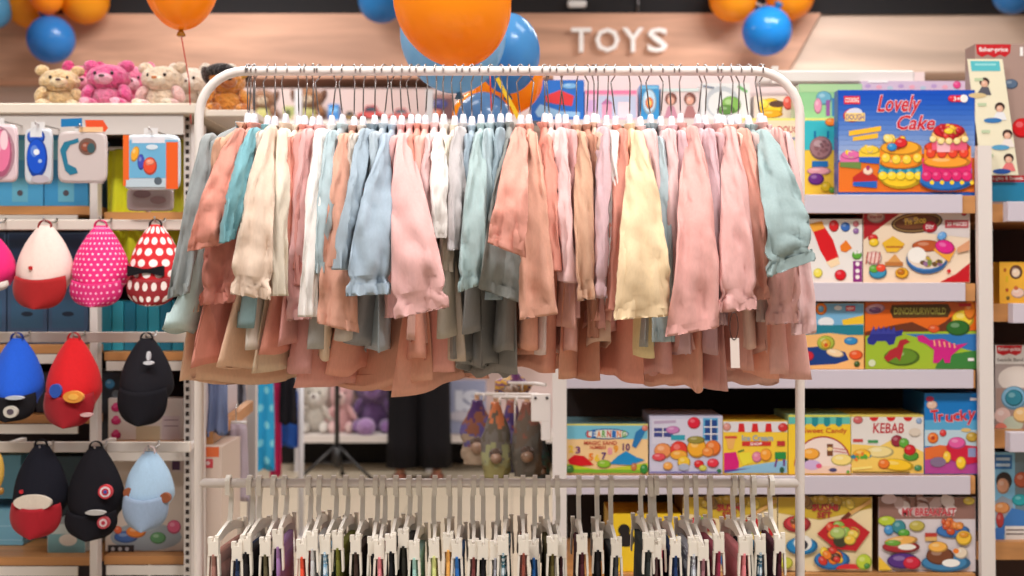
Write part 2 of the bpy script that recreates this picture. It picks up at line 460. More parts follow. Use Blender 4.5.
GARMENTS = []
def garment(i, col, sleeve, hem, label, short, hook=None):
    rr = random.Random(i * 31 + 5)
    sx, sy, sl, sr, sb, cuff, fwd, slope = sleeve
    hl, hr, hb, hcol = hem
    hx = max(248.5 + (i - 1) * 1.9 if i < 9 else 250, min(763 - (48 - i) * 2.1 if 41 < i < 49 else 763, 512 + (sx - 512) / 1.057)) if hook is None else hook
    hx += rr.uniform(-1.5, 1.5)
    X = PX(hx, R)
    yawx = (PX(sx, R - .14) - X)            # how far the near shoulder stands off the hook
    neck = PZ(133, R) + rr.uniform(-.004, .004)
    t = thing('child_blouse', label, 'top', (X, R, neck), 'pastel tops on the upper rail')
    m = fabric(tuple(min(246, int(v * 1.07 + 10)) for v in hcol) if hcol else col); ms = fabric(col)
    # body: a flat hanging tube whose near edge swings aside
    xl, xr = PX(hl, R - .13), PX(hr, R - .13)
    near, mid = (xl, xr) if sx < 500 else (xr, xl)
    if rr.random() < .25: near, mid = mid, near
    zb = PZ(hb, R - .12); hf = (362 - hb) * .0011
    if cuff == 'cap': hf = .02
    zs = [neck + .004, neck - .004, neck - .018, neck - .038, neck - .07, neck - .12, neck - .18, neck - .25, neck - .32]
    zs = [z for z in zs if z > zb + .03] + [zb + .016, zb]
    slant = rr.uniform(-.018, .018)
    rings = []; n = 44; wav = rr.uniform(0, 6); kk = rr.choice((3, 4, 5))
    for z in zs:
        q = (neck - z) / (neck - zb); q = max(0, min(1, q))
        drop = neck - z
        b = .045 if drop < .002 else min(.142 + .03 * q, .058 + drop * 2.7)
        b += hf * q
        a = (.008 + .010 * smooth(drop / .05)) + .004 * q
        rg = []
        for j in range(n):
            th = 2 * math.pi * j / n; cy, sx_ = math.cos(th), math.sin(th)
            s_near = max(0, -cy) ** 1.25; s_far = max(0, cy) ** 1.25
            x = X + yawx * (-cy) * min(1, b / .14)
            mx = X + (mid - X) * q ** 1.1 * .9
            x = x * (1 - q) + mx * q + (near - mid) * s_near * q ** 1.3 - (near - mid) * .6 * s_far * q ** 1.3
            fold = q * (.007 * math.sin(kk * th + wav + q * 1.5) + .012 * noise.noise(Vector((cy * 2.6 + i * 3.3, q * 2.2, i + (sx_ > 0) * .15))))
            x += a * sx_ + fold
            y = R + b * cy + q * .010 * math.sin(th * 3 + wav)
            zz = z + q * q * slant * (s_near - .3 + s_far * .4) + (drop > .01) * q * .016 * noise.noise(Vector((cy * 2 + i, i * .7, 0))) 
            rg.append(Vector((x, y, zz)))
        rings.append(rg)
    close_end(rings, .9, .03)
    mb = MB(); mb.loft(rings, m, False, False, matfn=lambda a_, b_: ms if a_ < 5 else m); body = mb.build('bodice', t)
    # neckband
    mb = MB(); ruff = cuff in ('ruffle',) or i in (2, 13, 24, 25, 29, 39, 46)
    rings = []
    for k, (dz, sc_) in enumerate(((-.006, 1.0), (.004, .98), (.015, 1.12), (.017, 1.05), (.006, .86), (-.006, .8))):
        rg = []
        for j in range(36):
            th = 2 * math.pi * j / 36; cy, sn = math.cos(th), math.sin(th)
            w = (.006 if ruff else .0) * math.sin(th * 9) * (k in (2, 3))
            rg.append(Vector((X + yawx * (-cy) * .3 + .0095 * sn * sc_ + w, R + .047 * cy * sc_ + w, neck + dz + .004 * cy)))
        rings.append(rg)
    mb.loft(rings, fabric(tuple(int(v * (.80 if i in (12, 13, 25, 39) else .96)) for v in col)), False, False); mb.build('neckband', t)
    # sleeves, near and far
    topN = P(sx, sy, R - .138); topN.z = min(topN.z, neck - .012)
    botN = P((sl + sr) / 2, sb, R - .155 - fwd)
    wb = max(.006, (sr - sl) / 2 * (R - .155 - fwd) / F); wt = .017
    el = cuff == 'elastic'; tc = .88 if el else .955
    side = 1 if (sl + sr) / 2 >= 512 else -1
    phi0 = rr.uniform(.8, 1.2) * -side; phi1 = rr.uniform(-.25, .25) if wb > .02 else rr.uniform(.4, .9) * -side
    seed = i * 1.37
    for far in (False, True):
        if far:
            top = Vector((X - yawx * .9, R + .130, topN.z)); bot = Vector((2 * X - botN.x * .5 - X * .5, R + .165, botN.z + rr.uniform(-.03, .03)))
            w0, w1 = wt, max(.03, min(wb, .05)); p1 = .9
        else: top, bot, w0, w1, p1 = topN, botN, wt, wb, phi1
        rings = sleeve_rings(top, bot, w0, w1, phi0, p1, 0, tc, 26, seed, el, slope)
        mid_ = sum(rings[0], Vector()) / len(rings[0])
        cap = [[mid_ + (p - mid_) * .15 + Vector((0, .018 * (-1 if far else 1), .010)) for p in rings[0]], [mid_ + (p - mid_) * .75 + Vector((0, .008 * (-1 if far else 1), .006)) for p in rings[0]]]
        mb = MB(); mb.loft(cap + rings, ms, True, False); slv = mb.build('sleeve', t)
        rings = sleeve_rings(top, bot, w0 * (1.0 if el else 1.03), w1 * (1.0 if el else 1.012), phi0, p1, tc, 1.0, 7 if el else 4, seed, el, slope, bulge=.0112 if not el else .010)
        close_end(rings)
        mb = MB(); mb.loft(rings, ms, False, False); mb.build('cuff', slv)
    # hanger: its own thing, the garment hangs from it
    h = thing('clothes_hanger', 'white steel-hooked hanger ' + short, 'hanger', (X, R, RAILZ), 'white hangers on the upper rail')
    mb = MB(); ang = rr.uniform(-.5, .5)
    r_ = .0125; z0 = RAILZ + .0005; pts = []
    for k in range(11):
        a = math.radians(205 - k * 20.5 * 1.08)
        pts.append((X + r_ * math.cos(a) * math.sin(ang), R + r_ * math.cos(a) * math.cos(ang), z0 + r_ * math.sin(a)))
    lean = rr.uniform(-.010, .010)
    pts += [(X + lean, R + .004, RAILZ - .022), (X + lean * .7, R, RAILZ - .045), (X + lean * .3, R, RAILZ - .075), (X, R, neck + .034)]
    mb.tube(pts, .0015, M((178, 172, 172), 'metal', .25), 6); mb.build('hook', h)
    mb = MB(); hm = M((226, 223, 228), 'plastic', .3)
    rings = []
    for z, w, l in ((neck + .036, .0032, .006), (neck + .035, .0052, .010), (neck + .026, .0072, .016), (neck + .004, .0082, .026), (neck - .014, .0086, .034)):
        rings.append([Vector((X + w * math.cos(q * math.pi / 6), R + l * math.sin(q * math.pi / 6), z)) for q in range(12)])
    mb.loft(list(reversed(rings)), hm); mb.build('neck_boss', h); mb = MB(); rings = []
    for k in range(15):
        s = -1 + 2 * k / 14; y = s * .112
        zc_ = neck - .006 - abs(s) ** 1.25 * .040; hh = .010 - .005 * abs(s); hw = .0055 - .003 * abs(s)
        rings.append([Vector((X + yawx * (-s) * .85 + hw * math.cos(q * math.pi / 4), R + y, zc_ + hh * math.sin(q * math.pi / 4))) for q in range(8)])
    mb.loft(rings, hm); mb.build('shoulder_bar', h)
    return t

CORAL = (228, 142, 122); PEACH = (232, 164, 138); PINK = (230, 168, 164); LPINK = (236, 190, 188); MAUVE = (214, 172, 178)
BLUE = (156, 174, 188); PBLUE = (176, 196, 202); PTEAL = (166, 190, 190); GREY = (150, 156, 156); DGREY = (134, 130, 126); BEIGE = (226, 196, 172)
TAN = (214, 160, 128); IVORY = (228, 214, 192); WHT = (240, 232, 226); YEL = (238, 205, 158); TEAL = (108, 168, 178); BROWN = (196, 130, 102); LILG = (196, 188, 188)
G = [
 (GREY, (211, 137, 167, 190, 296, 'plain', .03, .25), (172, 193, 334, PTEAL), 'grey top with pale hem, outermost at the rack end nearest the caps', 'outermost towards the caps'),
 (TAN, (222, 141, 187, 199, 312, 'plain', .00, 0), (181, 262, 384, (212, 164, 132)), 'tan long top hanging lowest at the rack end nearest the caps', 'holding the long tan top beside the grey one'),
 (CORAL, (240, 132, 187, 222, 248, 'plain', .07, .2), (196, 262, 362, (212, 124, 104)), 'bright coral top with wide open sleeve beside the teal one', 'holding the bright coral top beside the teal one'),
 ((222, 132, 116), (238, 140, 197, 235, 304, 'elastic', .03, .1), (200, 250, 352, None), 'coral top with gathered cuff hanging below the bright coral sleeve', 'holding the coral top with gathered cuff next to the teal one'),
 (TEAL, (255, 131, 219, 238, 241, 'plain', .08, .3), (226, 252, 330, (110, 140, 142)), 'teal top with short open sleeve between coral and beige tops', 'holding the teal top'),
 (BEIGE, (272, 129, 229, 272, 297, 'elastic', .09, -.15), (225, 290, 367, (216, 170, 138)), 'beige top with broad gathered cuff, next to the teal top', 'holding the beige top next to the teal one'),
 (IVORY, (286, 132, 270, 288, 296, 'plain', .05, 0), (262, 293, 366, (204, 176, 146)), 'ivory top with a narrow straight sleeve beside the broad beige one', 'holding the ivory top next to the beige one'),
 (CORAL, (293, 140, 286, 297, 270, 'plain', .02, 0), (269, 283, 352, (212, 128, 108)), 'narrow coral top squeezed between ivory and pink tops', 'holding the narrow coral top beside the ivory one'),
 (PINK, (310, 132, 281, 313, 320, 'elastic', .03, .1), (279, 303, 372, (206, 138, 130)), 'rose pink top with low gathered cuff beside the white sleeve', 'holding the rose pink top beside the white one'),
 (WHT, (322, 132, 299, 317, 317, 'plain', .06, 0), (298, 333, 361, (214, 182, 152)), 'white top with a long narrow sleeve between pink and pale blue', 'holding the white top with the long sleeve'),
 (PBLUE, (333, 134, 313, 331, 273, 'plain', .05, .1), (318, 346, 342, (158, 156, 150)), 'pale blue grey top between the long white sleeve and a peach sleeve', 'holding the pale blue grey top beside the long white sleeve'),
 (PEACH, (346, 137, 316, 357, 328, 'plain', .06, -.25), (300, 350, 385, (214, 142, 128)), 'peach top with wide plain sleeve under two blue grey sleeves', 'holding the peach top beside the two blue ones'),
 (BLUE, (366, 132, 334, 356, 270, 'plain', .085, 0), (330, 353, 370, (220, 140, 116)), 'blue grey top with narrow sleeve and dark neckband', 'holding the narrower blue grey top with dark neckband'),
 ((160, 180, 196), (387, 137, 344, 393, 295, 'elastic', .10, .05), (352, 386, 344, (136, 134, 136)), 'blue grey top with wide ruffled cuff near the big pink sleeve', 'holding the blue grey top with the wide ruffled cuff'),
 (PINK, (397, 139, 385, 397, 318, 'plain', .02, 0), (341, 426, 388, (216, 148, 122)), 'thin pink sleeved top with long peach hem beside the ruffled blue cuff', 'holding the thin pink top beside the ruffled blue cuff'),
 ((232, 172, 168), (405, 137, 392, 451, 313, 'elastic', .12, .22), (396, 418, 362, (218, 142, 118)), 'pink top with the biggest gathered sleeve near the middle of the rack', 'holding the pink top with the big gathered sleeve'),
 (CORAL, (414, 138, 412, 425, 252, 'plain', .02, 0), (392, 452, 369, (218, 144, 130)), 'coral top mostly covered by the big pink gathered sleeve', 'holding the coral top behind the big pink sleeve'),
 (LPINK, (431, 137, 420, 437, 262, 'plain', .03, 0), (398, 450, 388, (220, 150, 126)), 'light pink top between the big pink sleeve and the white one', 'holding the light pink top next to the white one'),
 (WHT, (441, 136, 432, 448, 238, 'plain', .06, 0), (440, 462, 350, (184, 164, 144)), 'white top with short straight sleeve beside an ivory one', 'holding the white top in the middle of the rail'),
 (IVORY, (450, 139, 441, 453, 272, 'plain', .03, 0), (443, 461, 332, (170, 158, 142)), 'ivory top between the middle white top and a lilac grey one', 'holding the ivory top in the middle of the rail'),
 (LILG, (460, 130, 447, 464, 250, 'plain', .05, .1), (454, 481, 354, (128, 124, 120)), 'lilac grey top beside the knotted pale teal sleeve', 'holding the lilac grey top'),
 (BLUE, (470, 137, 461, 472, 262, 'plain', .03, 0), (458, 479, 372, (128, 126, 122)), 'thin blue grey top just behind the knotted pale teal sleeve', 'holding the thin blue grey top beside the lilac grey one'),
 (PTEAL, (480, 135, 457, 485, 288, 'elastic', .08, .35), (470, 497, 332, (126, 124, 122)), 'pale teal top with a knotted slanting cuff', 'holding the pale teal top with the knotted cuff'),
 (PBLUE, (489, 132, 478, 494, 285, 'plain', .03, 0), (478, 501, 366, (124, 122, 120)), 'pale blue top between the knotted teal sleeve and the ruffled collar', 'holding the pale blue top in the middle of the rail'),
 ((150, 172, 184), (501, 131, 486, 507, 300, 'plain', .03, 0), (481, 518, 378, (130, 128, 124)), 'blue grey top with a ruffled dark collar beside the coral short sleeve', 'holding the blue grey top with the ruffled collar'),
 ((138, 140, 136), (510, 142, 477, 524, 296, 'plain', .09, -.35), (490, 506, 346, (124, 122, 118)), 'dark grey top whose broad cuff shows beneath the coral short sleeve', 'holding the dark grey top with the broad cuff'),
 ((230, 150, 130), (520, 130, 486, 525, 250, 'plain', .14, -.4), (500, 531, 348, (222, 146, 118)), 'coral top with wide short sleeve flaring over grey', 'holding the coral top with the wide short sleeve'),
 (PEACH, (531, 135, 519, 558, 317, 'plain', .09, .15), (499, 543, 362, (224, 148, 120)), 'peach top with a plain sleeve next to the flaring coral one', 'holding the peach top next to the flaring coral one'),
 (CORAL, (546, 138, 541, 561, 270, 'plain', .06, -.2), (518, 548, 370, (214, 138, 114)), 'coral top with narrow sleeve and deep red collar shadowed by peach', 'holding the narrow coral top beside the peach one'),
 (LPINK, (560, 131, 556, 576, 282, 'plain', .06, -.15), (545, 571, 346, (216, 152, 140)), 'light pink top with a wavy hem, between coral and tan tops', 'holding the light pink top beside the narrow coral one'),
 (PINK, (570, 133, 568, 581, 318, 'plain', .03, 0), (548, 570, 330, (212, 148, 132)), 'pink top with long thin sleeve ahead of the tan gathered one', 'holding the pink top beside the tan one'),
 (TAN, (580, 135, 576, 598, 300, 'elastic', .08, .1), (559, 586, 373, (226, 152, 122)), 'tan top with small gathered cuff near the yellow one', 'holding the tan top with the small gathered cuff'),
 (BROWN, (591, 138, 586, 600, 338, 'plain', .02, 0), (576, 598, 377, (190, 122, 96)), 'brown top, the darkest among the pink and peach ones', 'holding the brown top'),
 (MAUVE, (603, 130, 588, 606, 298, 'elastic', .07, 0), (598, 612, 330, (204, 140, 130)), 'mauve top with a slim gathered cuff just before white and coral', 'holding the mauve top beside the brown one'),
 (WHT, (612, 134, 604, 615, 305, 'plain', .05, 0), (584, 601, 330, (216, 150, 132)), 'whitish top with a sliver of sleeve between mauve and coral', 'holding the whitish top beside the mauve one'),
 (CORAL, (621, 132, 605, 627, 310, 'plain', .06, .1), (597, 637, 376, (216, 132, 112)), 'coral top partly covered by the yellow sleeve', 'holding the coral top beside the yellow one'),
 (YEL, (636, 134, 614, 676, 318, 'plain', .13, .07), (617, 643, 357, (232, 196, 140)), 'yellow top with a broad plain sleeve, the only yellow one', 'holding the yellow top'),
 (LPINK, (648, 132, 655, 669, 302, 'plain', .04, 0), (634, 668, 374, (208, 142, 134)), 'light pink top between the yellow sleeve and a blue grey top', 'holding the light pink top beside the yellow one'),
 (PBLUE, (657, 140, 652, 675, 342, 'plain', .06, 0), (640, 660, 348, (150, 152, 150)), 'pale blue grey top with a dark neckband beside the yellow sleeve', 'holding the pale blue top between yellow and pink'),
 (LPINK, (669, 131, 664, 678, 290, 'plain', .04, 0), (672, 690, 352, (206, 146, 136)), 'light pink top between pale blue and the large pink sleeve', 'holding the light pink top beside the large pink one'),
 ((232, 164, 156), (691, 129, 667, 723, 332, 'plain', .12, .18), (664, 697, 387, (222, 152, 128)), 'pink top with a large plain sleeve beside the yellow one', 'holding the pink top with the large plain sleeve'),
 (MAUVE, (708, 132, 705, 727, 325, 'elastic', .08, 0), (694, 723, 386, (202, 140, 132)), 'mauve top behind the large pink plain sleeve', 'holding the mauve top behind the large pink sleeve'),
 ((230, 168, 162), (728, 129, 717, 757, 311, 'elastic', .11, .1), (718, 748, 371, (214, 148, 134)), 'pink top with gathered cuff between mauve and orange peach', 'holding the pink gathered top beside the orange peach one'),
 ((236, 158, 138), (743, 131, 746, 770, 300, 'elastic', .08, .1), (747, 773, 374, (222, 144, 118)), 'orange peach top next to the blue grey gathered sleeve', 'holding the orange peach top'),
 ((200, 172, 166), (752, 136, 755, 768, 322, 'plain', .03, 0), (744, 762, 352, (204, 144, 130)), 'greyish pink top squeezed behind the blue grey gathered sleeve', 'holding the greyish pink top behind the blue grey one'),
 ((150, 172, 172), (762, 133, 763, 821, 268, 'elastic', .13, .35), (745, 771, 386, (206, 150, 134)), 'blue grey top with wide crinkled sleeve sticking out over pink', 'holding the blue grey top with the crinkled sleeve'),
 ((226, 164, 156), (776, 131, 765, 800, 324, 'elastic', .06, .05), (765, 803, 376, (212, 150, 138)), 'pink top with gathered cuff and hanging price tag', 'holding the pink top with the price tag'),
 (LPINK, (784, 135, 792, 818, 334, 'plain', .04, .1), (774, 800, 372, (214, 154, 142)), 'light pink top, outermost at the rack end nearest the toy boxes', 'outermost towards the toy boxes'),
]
FILL = [
 ((222, 206, 190), (263, 134, 256, 266, 262, 'plain', .02, 0), (258, 274, 345, None), 'thin sand coloured top between the teal and the broad beige one', 'holding the thin sand top next to the teal one'),
 ((226, 150, 140), (302, 136, 294, 303, 286, 'plain', .02, 0), (288, 300, 340, None), 'thin salmon top between the narrow coral and the rose pink one', 'holding the thin salmon top beside the rose pink one'),
 ((214, 200, 186), (355, 137, 350, 358, 246, 'plain', .02, 0), (346, 358, 336, None), 'thin stone coloured top between peach and blue grey ones', 'holding the thin stone coloured top'),
 ((176, 190, 200), (376, 135, 372, 381, 250, 'plain', .02, 0), (368, 382, 352, None), 'thin pale blue top squeezed between the two blue grey ones', 'holding the thin pale blue top between two blue ones'),
 ((232, 176, 160), (422, 139, 417, 427, 262, 'plain', .02, 0), (414, 428, 340, None), 'thin peach pink top hidden between coral and light pink ones', 'holding the thin peach pink top near the big pink sleeve'),
 ((236, 206, 198), (553, 134, 549, 557, 262, 'plain', .02, 0), (540, 556, 352, None), 'thin blush top between the narrow coral and the wavy pink one', 'holding the thin blush top'),
 ((220, 176, 150), (597, 135, 592, 600, 286, 'plain', .02, 0), (590, 602, 346, None), 'thin camel top between the brown and the mauve one', 'holding the thin camel top beside the brown one'),
 ((226, 180, 186), (680, 134, 676, 685, 300, 'plain', .02, 0), (672, 686, 350, None), 'thin rosy lilac top ahead of the large pink plain sleeve', 'holding the thin rosy lilac top'),
 ((208, 158, 160), (717, 136, 713, 721, 306, 'plain', .02, 0), (708, 722, 352, None), 'thin dusky rose top between mauve and gathered pink ones', 'holding the thin dusky rose top'),
 ((238, 190, 172), (735, 136, 736, 745, 292, 'plain', .02, 0), (734, 748, 352, None), 'thin apricot top just before the orange peach one', 'holding the thin apricot top'),
]
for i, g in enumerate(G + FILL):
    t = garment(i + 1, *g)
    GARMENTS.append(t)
    if g[4].endswith('price tag'):
        mb = MB(); dd = R - .30
        mb.loft([[P(730, 338, dd), P(739, 338, dd), P(740, 368, dd), P(731, 368, dd)], [P(730, 338, dd + .0012), P(739, 338, dd + .0012), P(740, 368, dd + .0012), P(731, 368, dd + .0012)]], M((238, 222, 214), 'print'), smooth=False)
        tg = mb.build('price_tag', t, label='white price tag')
        mb = MB(); pts = []
        for k in range(15):
            a = math.radians(-90 + 360 * k / 14); pts.append(P(734 + 4.2 * math.cos(a), 326 - 14 * math.sin(a), dd))
        mb.tube(pts, .0009, M((60, 42, 38), 'plastic'), 5); mb.build('tag_string', tg)
# ------------------------------------------------------------------ clip hangers and bottoms on the lower rail
LOW = [
 (229, (150, 104, 92), 'dusty brown', 0), (250, (34, 48, 76), 'navy', 0), (260, (32, 28, 30), 'black', 0), (274, (92, 84, 60), 'olive drab', 0), (285, (150, 110, 160), 'lilac', 0),
 (309, (216, 70, 40), 'orange red', 0), (320, (190, 188, 186), 'pale grey', 0), (334, (120, 160, 186), 'blue and white patterned', 1), (346, (104, 104, 40), 'olive green', 0), (362, (60, 44, 36), 'dark brown', 0),
 (376, (24, 22, 26), 'black', 0), (383, (214, 124, 130), 'pink', 0), (396, (20, 20, 24), 'black', 0), (409, (44, 42, 36), 'charcoal', 0), (419, (150, 190, 180), 'mint', 0),
 (435, (204, 208, 130), 'lime yellow', 0), (449, (226, 164, 80), 'orange yellow', 0), (460, (28, 98, 170), 'bright blue', 0), (474, (112, 48, 44), 'brick red', 0), (482, (22, 20, 26), 'black', 0),
 (496, (150, 150, 158), 'grey striped', 2), (506, (36, 90, 104), 'teal patterned', 1), (523, (136, 62, 46), 'rust', 0), (535, (28, 96, 168), 'royal blue', 0), (548, (84, 74, 36), 'khaki', 0),
 (557, (58, 28, 34), 'maroon', 0), (579, (72, 30, 38), 'maroon', 0), (597, (30, 26, 28), 'black', 0), (611, (64, 66, 68), 'slate grey', 0), (642, (44, 48, 46), 'dark green', 0),
 (650, (74, 50, 48), 'brown', 0), (656, (206, 50, 92), 'hot pink', 0), (669, (34, 56, 96), 'navy', 0), (686, (150, 150, 160), 'grey patterned', 1), (695, (146, 98, 104), 'mauve', 0),
 (710, (136, 28, 56), 'crimson', 0), (734, (210, 120, 124), 'light pink', 0), (741, (22, 22, 28), 'black', 0), (753, (50, 92, 116), 'blue floral', 1), (771, (70, 28, 40), 'maroon', 0),
]
neigh = {260: 'between navy and olive drab pairs', 376: 'between dark brown and pink pairs', 396: 'between pink and charcoal pairs', 482: 'between brick red and grey striped pairs', 597: 'between maroon and slate grey pairs', 741: 'between light pink and blue floral pairs', 250: 'near the rack end by the caps', 669: 'beside the hot pink pair', 557: 'beside the khaki pair', 579: 'beside a black pair', 771: 'outermost towards the toy boxes'}
PLA = M((240, 232, 220), 'plastic', .35)
def clip_hanger_parts(h, X, yaw, rr):
    zh = LOWZ + .0125; za = PZ(539, 2.5) + rr.uniform(-.014, .014)
    # flat hook over the rail and its stem, seen edge-on from the aisle
    mb = MB(); pts = []
    lean = rr.uniform(-.004, .004)
    pts.append((X, R - .0135, LOWZ - .022)); pts.append((X, R - .0135, LOWZ))
    for k in range(9):
        a = math.pi - math.pi * k / 8
        pts.append((X, R + .0135 * math.cos(a), LOWZ + .0135 * math.sin(a)))
    pts += [(X + lean, R + .0135, LOWZ - .03), (X + lean, R + .004, za + .028), (X, R, za + .012)]
    mb.strip(pts, .0046, .0028, (1, 0, 0), PLA); mb.build('hook', h)
    L = .098 + rr.uniform(-.016, .016); d = Vector((yaw, -1, 0)).normalized(); side = Vector((d.y * -1, d.x, 0))
    c = Vector((X, R, za))
    mb = MB(); rings = []
    for k in range(13):
        s = -1 + 2 * k / 12
        up = .016 * (1 - abs(s) ** 1.4) + .004
        p = c + d * (s * L) + Vector((0, 0, up - .012)); hh = .006 + .005 * (1 - abs(s)); hw = .0032
        rings.append([p + side * hw + Vector((0, 0, hh)), p - side * hw + Vector((0, 0, hh)), p - side * hw - Vector((0, 0, hh)), p + side * hw - Vector((0, 0, hh))])
    mb.loft(rings, PLA, smooth=False); mb.build('clip_bar', h)
    for s in (1, -1):
        e = c + d * (s * L) + Vector((0, 0, -.016))
        Z = Vector((0, 0, 1))
        mb = MB()
        # block with a notched top, two jaws
        mb.obox(e + Z * .0, side * .0098, d * .007, Z * .0135, PLA)
        mb.obox(e + Z * .016 + side * -.0070, side * .004, d * .0065, Z * .006, PLA)
        mb.obox(e + Z * .016 + side * .0066, side * .003, d * .0065, Z * .006, PLA)
        mb.obox(e + Z * .023 + side * .0060, side * .0042, d * .004, Z * .0022, PLA)
        ck = mb.build('clip', h)
        for q in (-1, 1):
            mb = MB(); rings = []
            for k, (z, o, w) in enumerate(((-.012, .0088, .0022), (-.03, .0096, .0021), (-.050, .0104, .0019), (-.056, .0100, .0016))):
                p = e + side * (q * o) + Z * z
                rings.append([p + side * w + d * .006, p - side * w + d * .006, p - side * w - d * .006, p + side * w - d * .006])
            mb.loft(rings, PLA, smooth=False); mb.build('jaw', ck)
    return c, d, side, L
for i, (px, col, cname, pat) in enumerate(LOW):
    rr = random.Random(100 + i)
    X = PX(px, R); yaw = rr.uniform(-.05, .05) + (-.02 if px < 300 else 0)
    label = 'white clip hanger carrying the %s bottoms%s' % (cname, (' ' + neigh[px]) if px in neigh else '')
    h = thing('clip_hanger', label, 'hanger', (X, R, LOWZ), 'white clip hangers on the lower rail')
    c, d, side, L = clip_hanger_parts(h, X, yaw, rr)
    lab = '%s children\'s bottoms on the lower rail%s' % (cname, (', ' + neigh[px]) if px in neigh else '')
    b = thing('child_bottoms', lab, 'bottoms', (X, R, c.z - .03), 'bottoms clipped along the lower rail')
    if pat == 1: fm = M(col, 'dots', .8, ((225, 232, 235), 16, 5, .33, True))
    elif pat == 2: fm = M(col, 'dots', .8, ((236, 236, 236), 1, 9, .36, False))
    else: fm = M(col, 'fabric')
    def ring(z, y0, y1, th, ph, amp):
        rg = []
        for j in range(28):
            a = 2 * math.pi * j / 28
            ca, sa = math.cos(a), math.sin(a)
            y = (y0 + y1) / 2 + (y1 - y0) / 2 * ca * (abs(ca) ** -.3 if abs(ca) > .05 else 1)
            rg.append(c + d * y + side * (th * sa + amp * math.sin(y * 60 + ph)) + Vector((0, 0, z)))
        return rg
    ph = rr.uniform(0, 6)
    mb = MB(); rings = [ring(z, -L - .012, L + .012, th, ph, a) for z, th, a in ((-.026, .0066, 0), (-.030, .0078, 0), (-.046, .0078, 0), (-.05, .0072, 0))]
    mb.loft(rings, fm, True, False); mb.build('waistband', b)
    mb = MB(); rings = [ring(z, -L - .014, L + .014, th, ph, a) for z, th, a in ((-.048, .0064, 0), (-.09, .008, .001), (-.14, .009, .0015), (-.19, .010, .002))]
    mb.loft(rings, fm, True, True); mb.build('seat', b)
    ln = rr.choice((.16, .2, .3, .34))
    for s in (-1, 1):
        y0, y1 = (-L - .014, -.004) if s < 0 else (.004, L + .014)
        mb = MB(); rings = [ring(-.185 - ln * k / 4, y0 + .012 * k / 4, y1 - .012 * k / 4, .0098 - .0004 * k, ph, .002) for k in range(5)]
        close_end(rings, .85, .015); mb.loft(rings, fm, False, False); mb.build('trouser_leg', b)
# ------------------------------------------------------------------ shelving bays near the rack
WP = M((224, 215, 210), 'paint'); WD = M((196, 138, 84), 'wood', .45, (2, 14, 14)); DK = M((38, 30, 30), 'board')
STRIP = M((204, 195, 206), 'plastic', .3)
# bay with the boxed toys
D1 = 3.6
bay = thing('display_shelving', 'white shelving bay holding the boxed toys behind the rack', 'shelving', (PX(770, D1), D1, 0))
mb = MB(); mb.box((PX(566, D1), 4.12, .05), (PX(977, D1), 4.16, PZ(120, 4.12)), DK); mb.build('back_panel', bay, label='dark back panel')
mb = MB(); mb.box((PX(560, D1), 4.17, .05), (PX(990, D1), 4.2, PZ(72, 4.17)), M((236, 214, 212), 'paint')); mb.build('upper_panel', bay, label='pale back panel above the shelves')
mb = MB(); mb.box((PX(788, D1), 4.02, PZ(83, 4.02)), (PX(962, D1), 4.1, PZ(70, 4.02)), WP, .006)
mb.box((PX(801, D1), 4.0, PZ(83, 4.0)), (PX(808, D1), 4.02, PZ(66, 4.0)), WP); mb.build('top_beam', bay)
for x0, x1 in ((552.5, 566.5), (977.5, 991.5)):
    mb = MB(); top = 146 if x0 > 900 else 120
    zt_ = PZ(top, D1); tl = 0 if x0 < 900 else .012          # the far post leans a little
    rg = []
    for z, o in ((0, tl), (zt_, -tl * .3)):
        rg.append([Vector((PX(x0, D1) + o, D1 - .01, z)), Vector((PX(x1, D1) + o, D1 - .01, z)), Vector((PX(x1, D1) + o, D1 + .012, z)), Vector((PX(x0, D1) + o, D1 + .012, z))])
    mb.loft(rg, WP, smooth=False)
    mb.build('post', bay)
for py, x1, xs in ((195, 976, 585), (283, 976, 585), (370, 976, 566), (476, 976, 566), (574, 976, 566)):
    mb = MB(); z = PZ(py, D1)
    mb.box((PX(566.5, D1), D1 + .006, z - .05), (PX(x1, D1), 4.12, z - .001), WD); s = mb.build('shelf', bay)
    if py < 570:
        x_end = {195: 962, 283: 965, 370: 973, 476: 970}[py]
        mb = MB(); mb.box((PX(xs, D1), D1 - .004, z - .0505), (PX(x_end, D1), D1 + .005, z + .001), STRIP, .001); mb.build('label_strip', s)
mb = MB(); mb.box((PX(566, D1), 3.9, PZ(119.5, 3.9) - .02), (PX(800, D1), 4.17, PZ(119.5, 3.9)), WP); mb.build('upper_shelf', bay)
# bracket and side hook bars at the bay's open end
mb = MB(); mb.box(P(531, 421, 3.62), P(551, 394, 3.6), WP, .002); mb.box(P(541, 440, 3.62), P(551, 421, 3.6), WP, .002)
for q in (535.5, 547): mb.ell(P(q, 398, 3.598), (.004, .003, .004), M((60, 58, 62), 'metal'), 10, 6)
mb.build('bracket', bay)

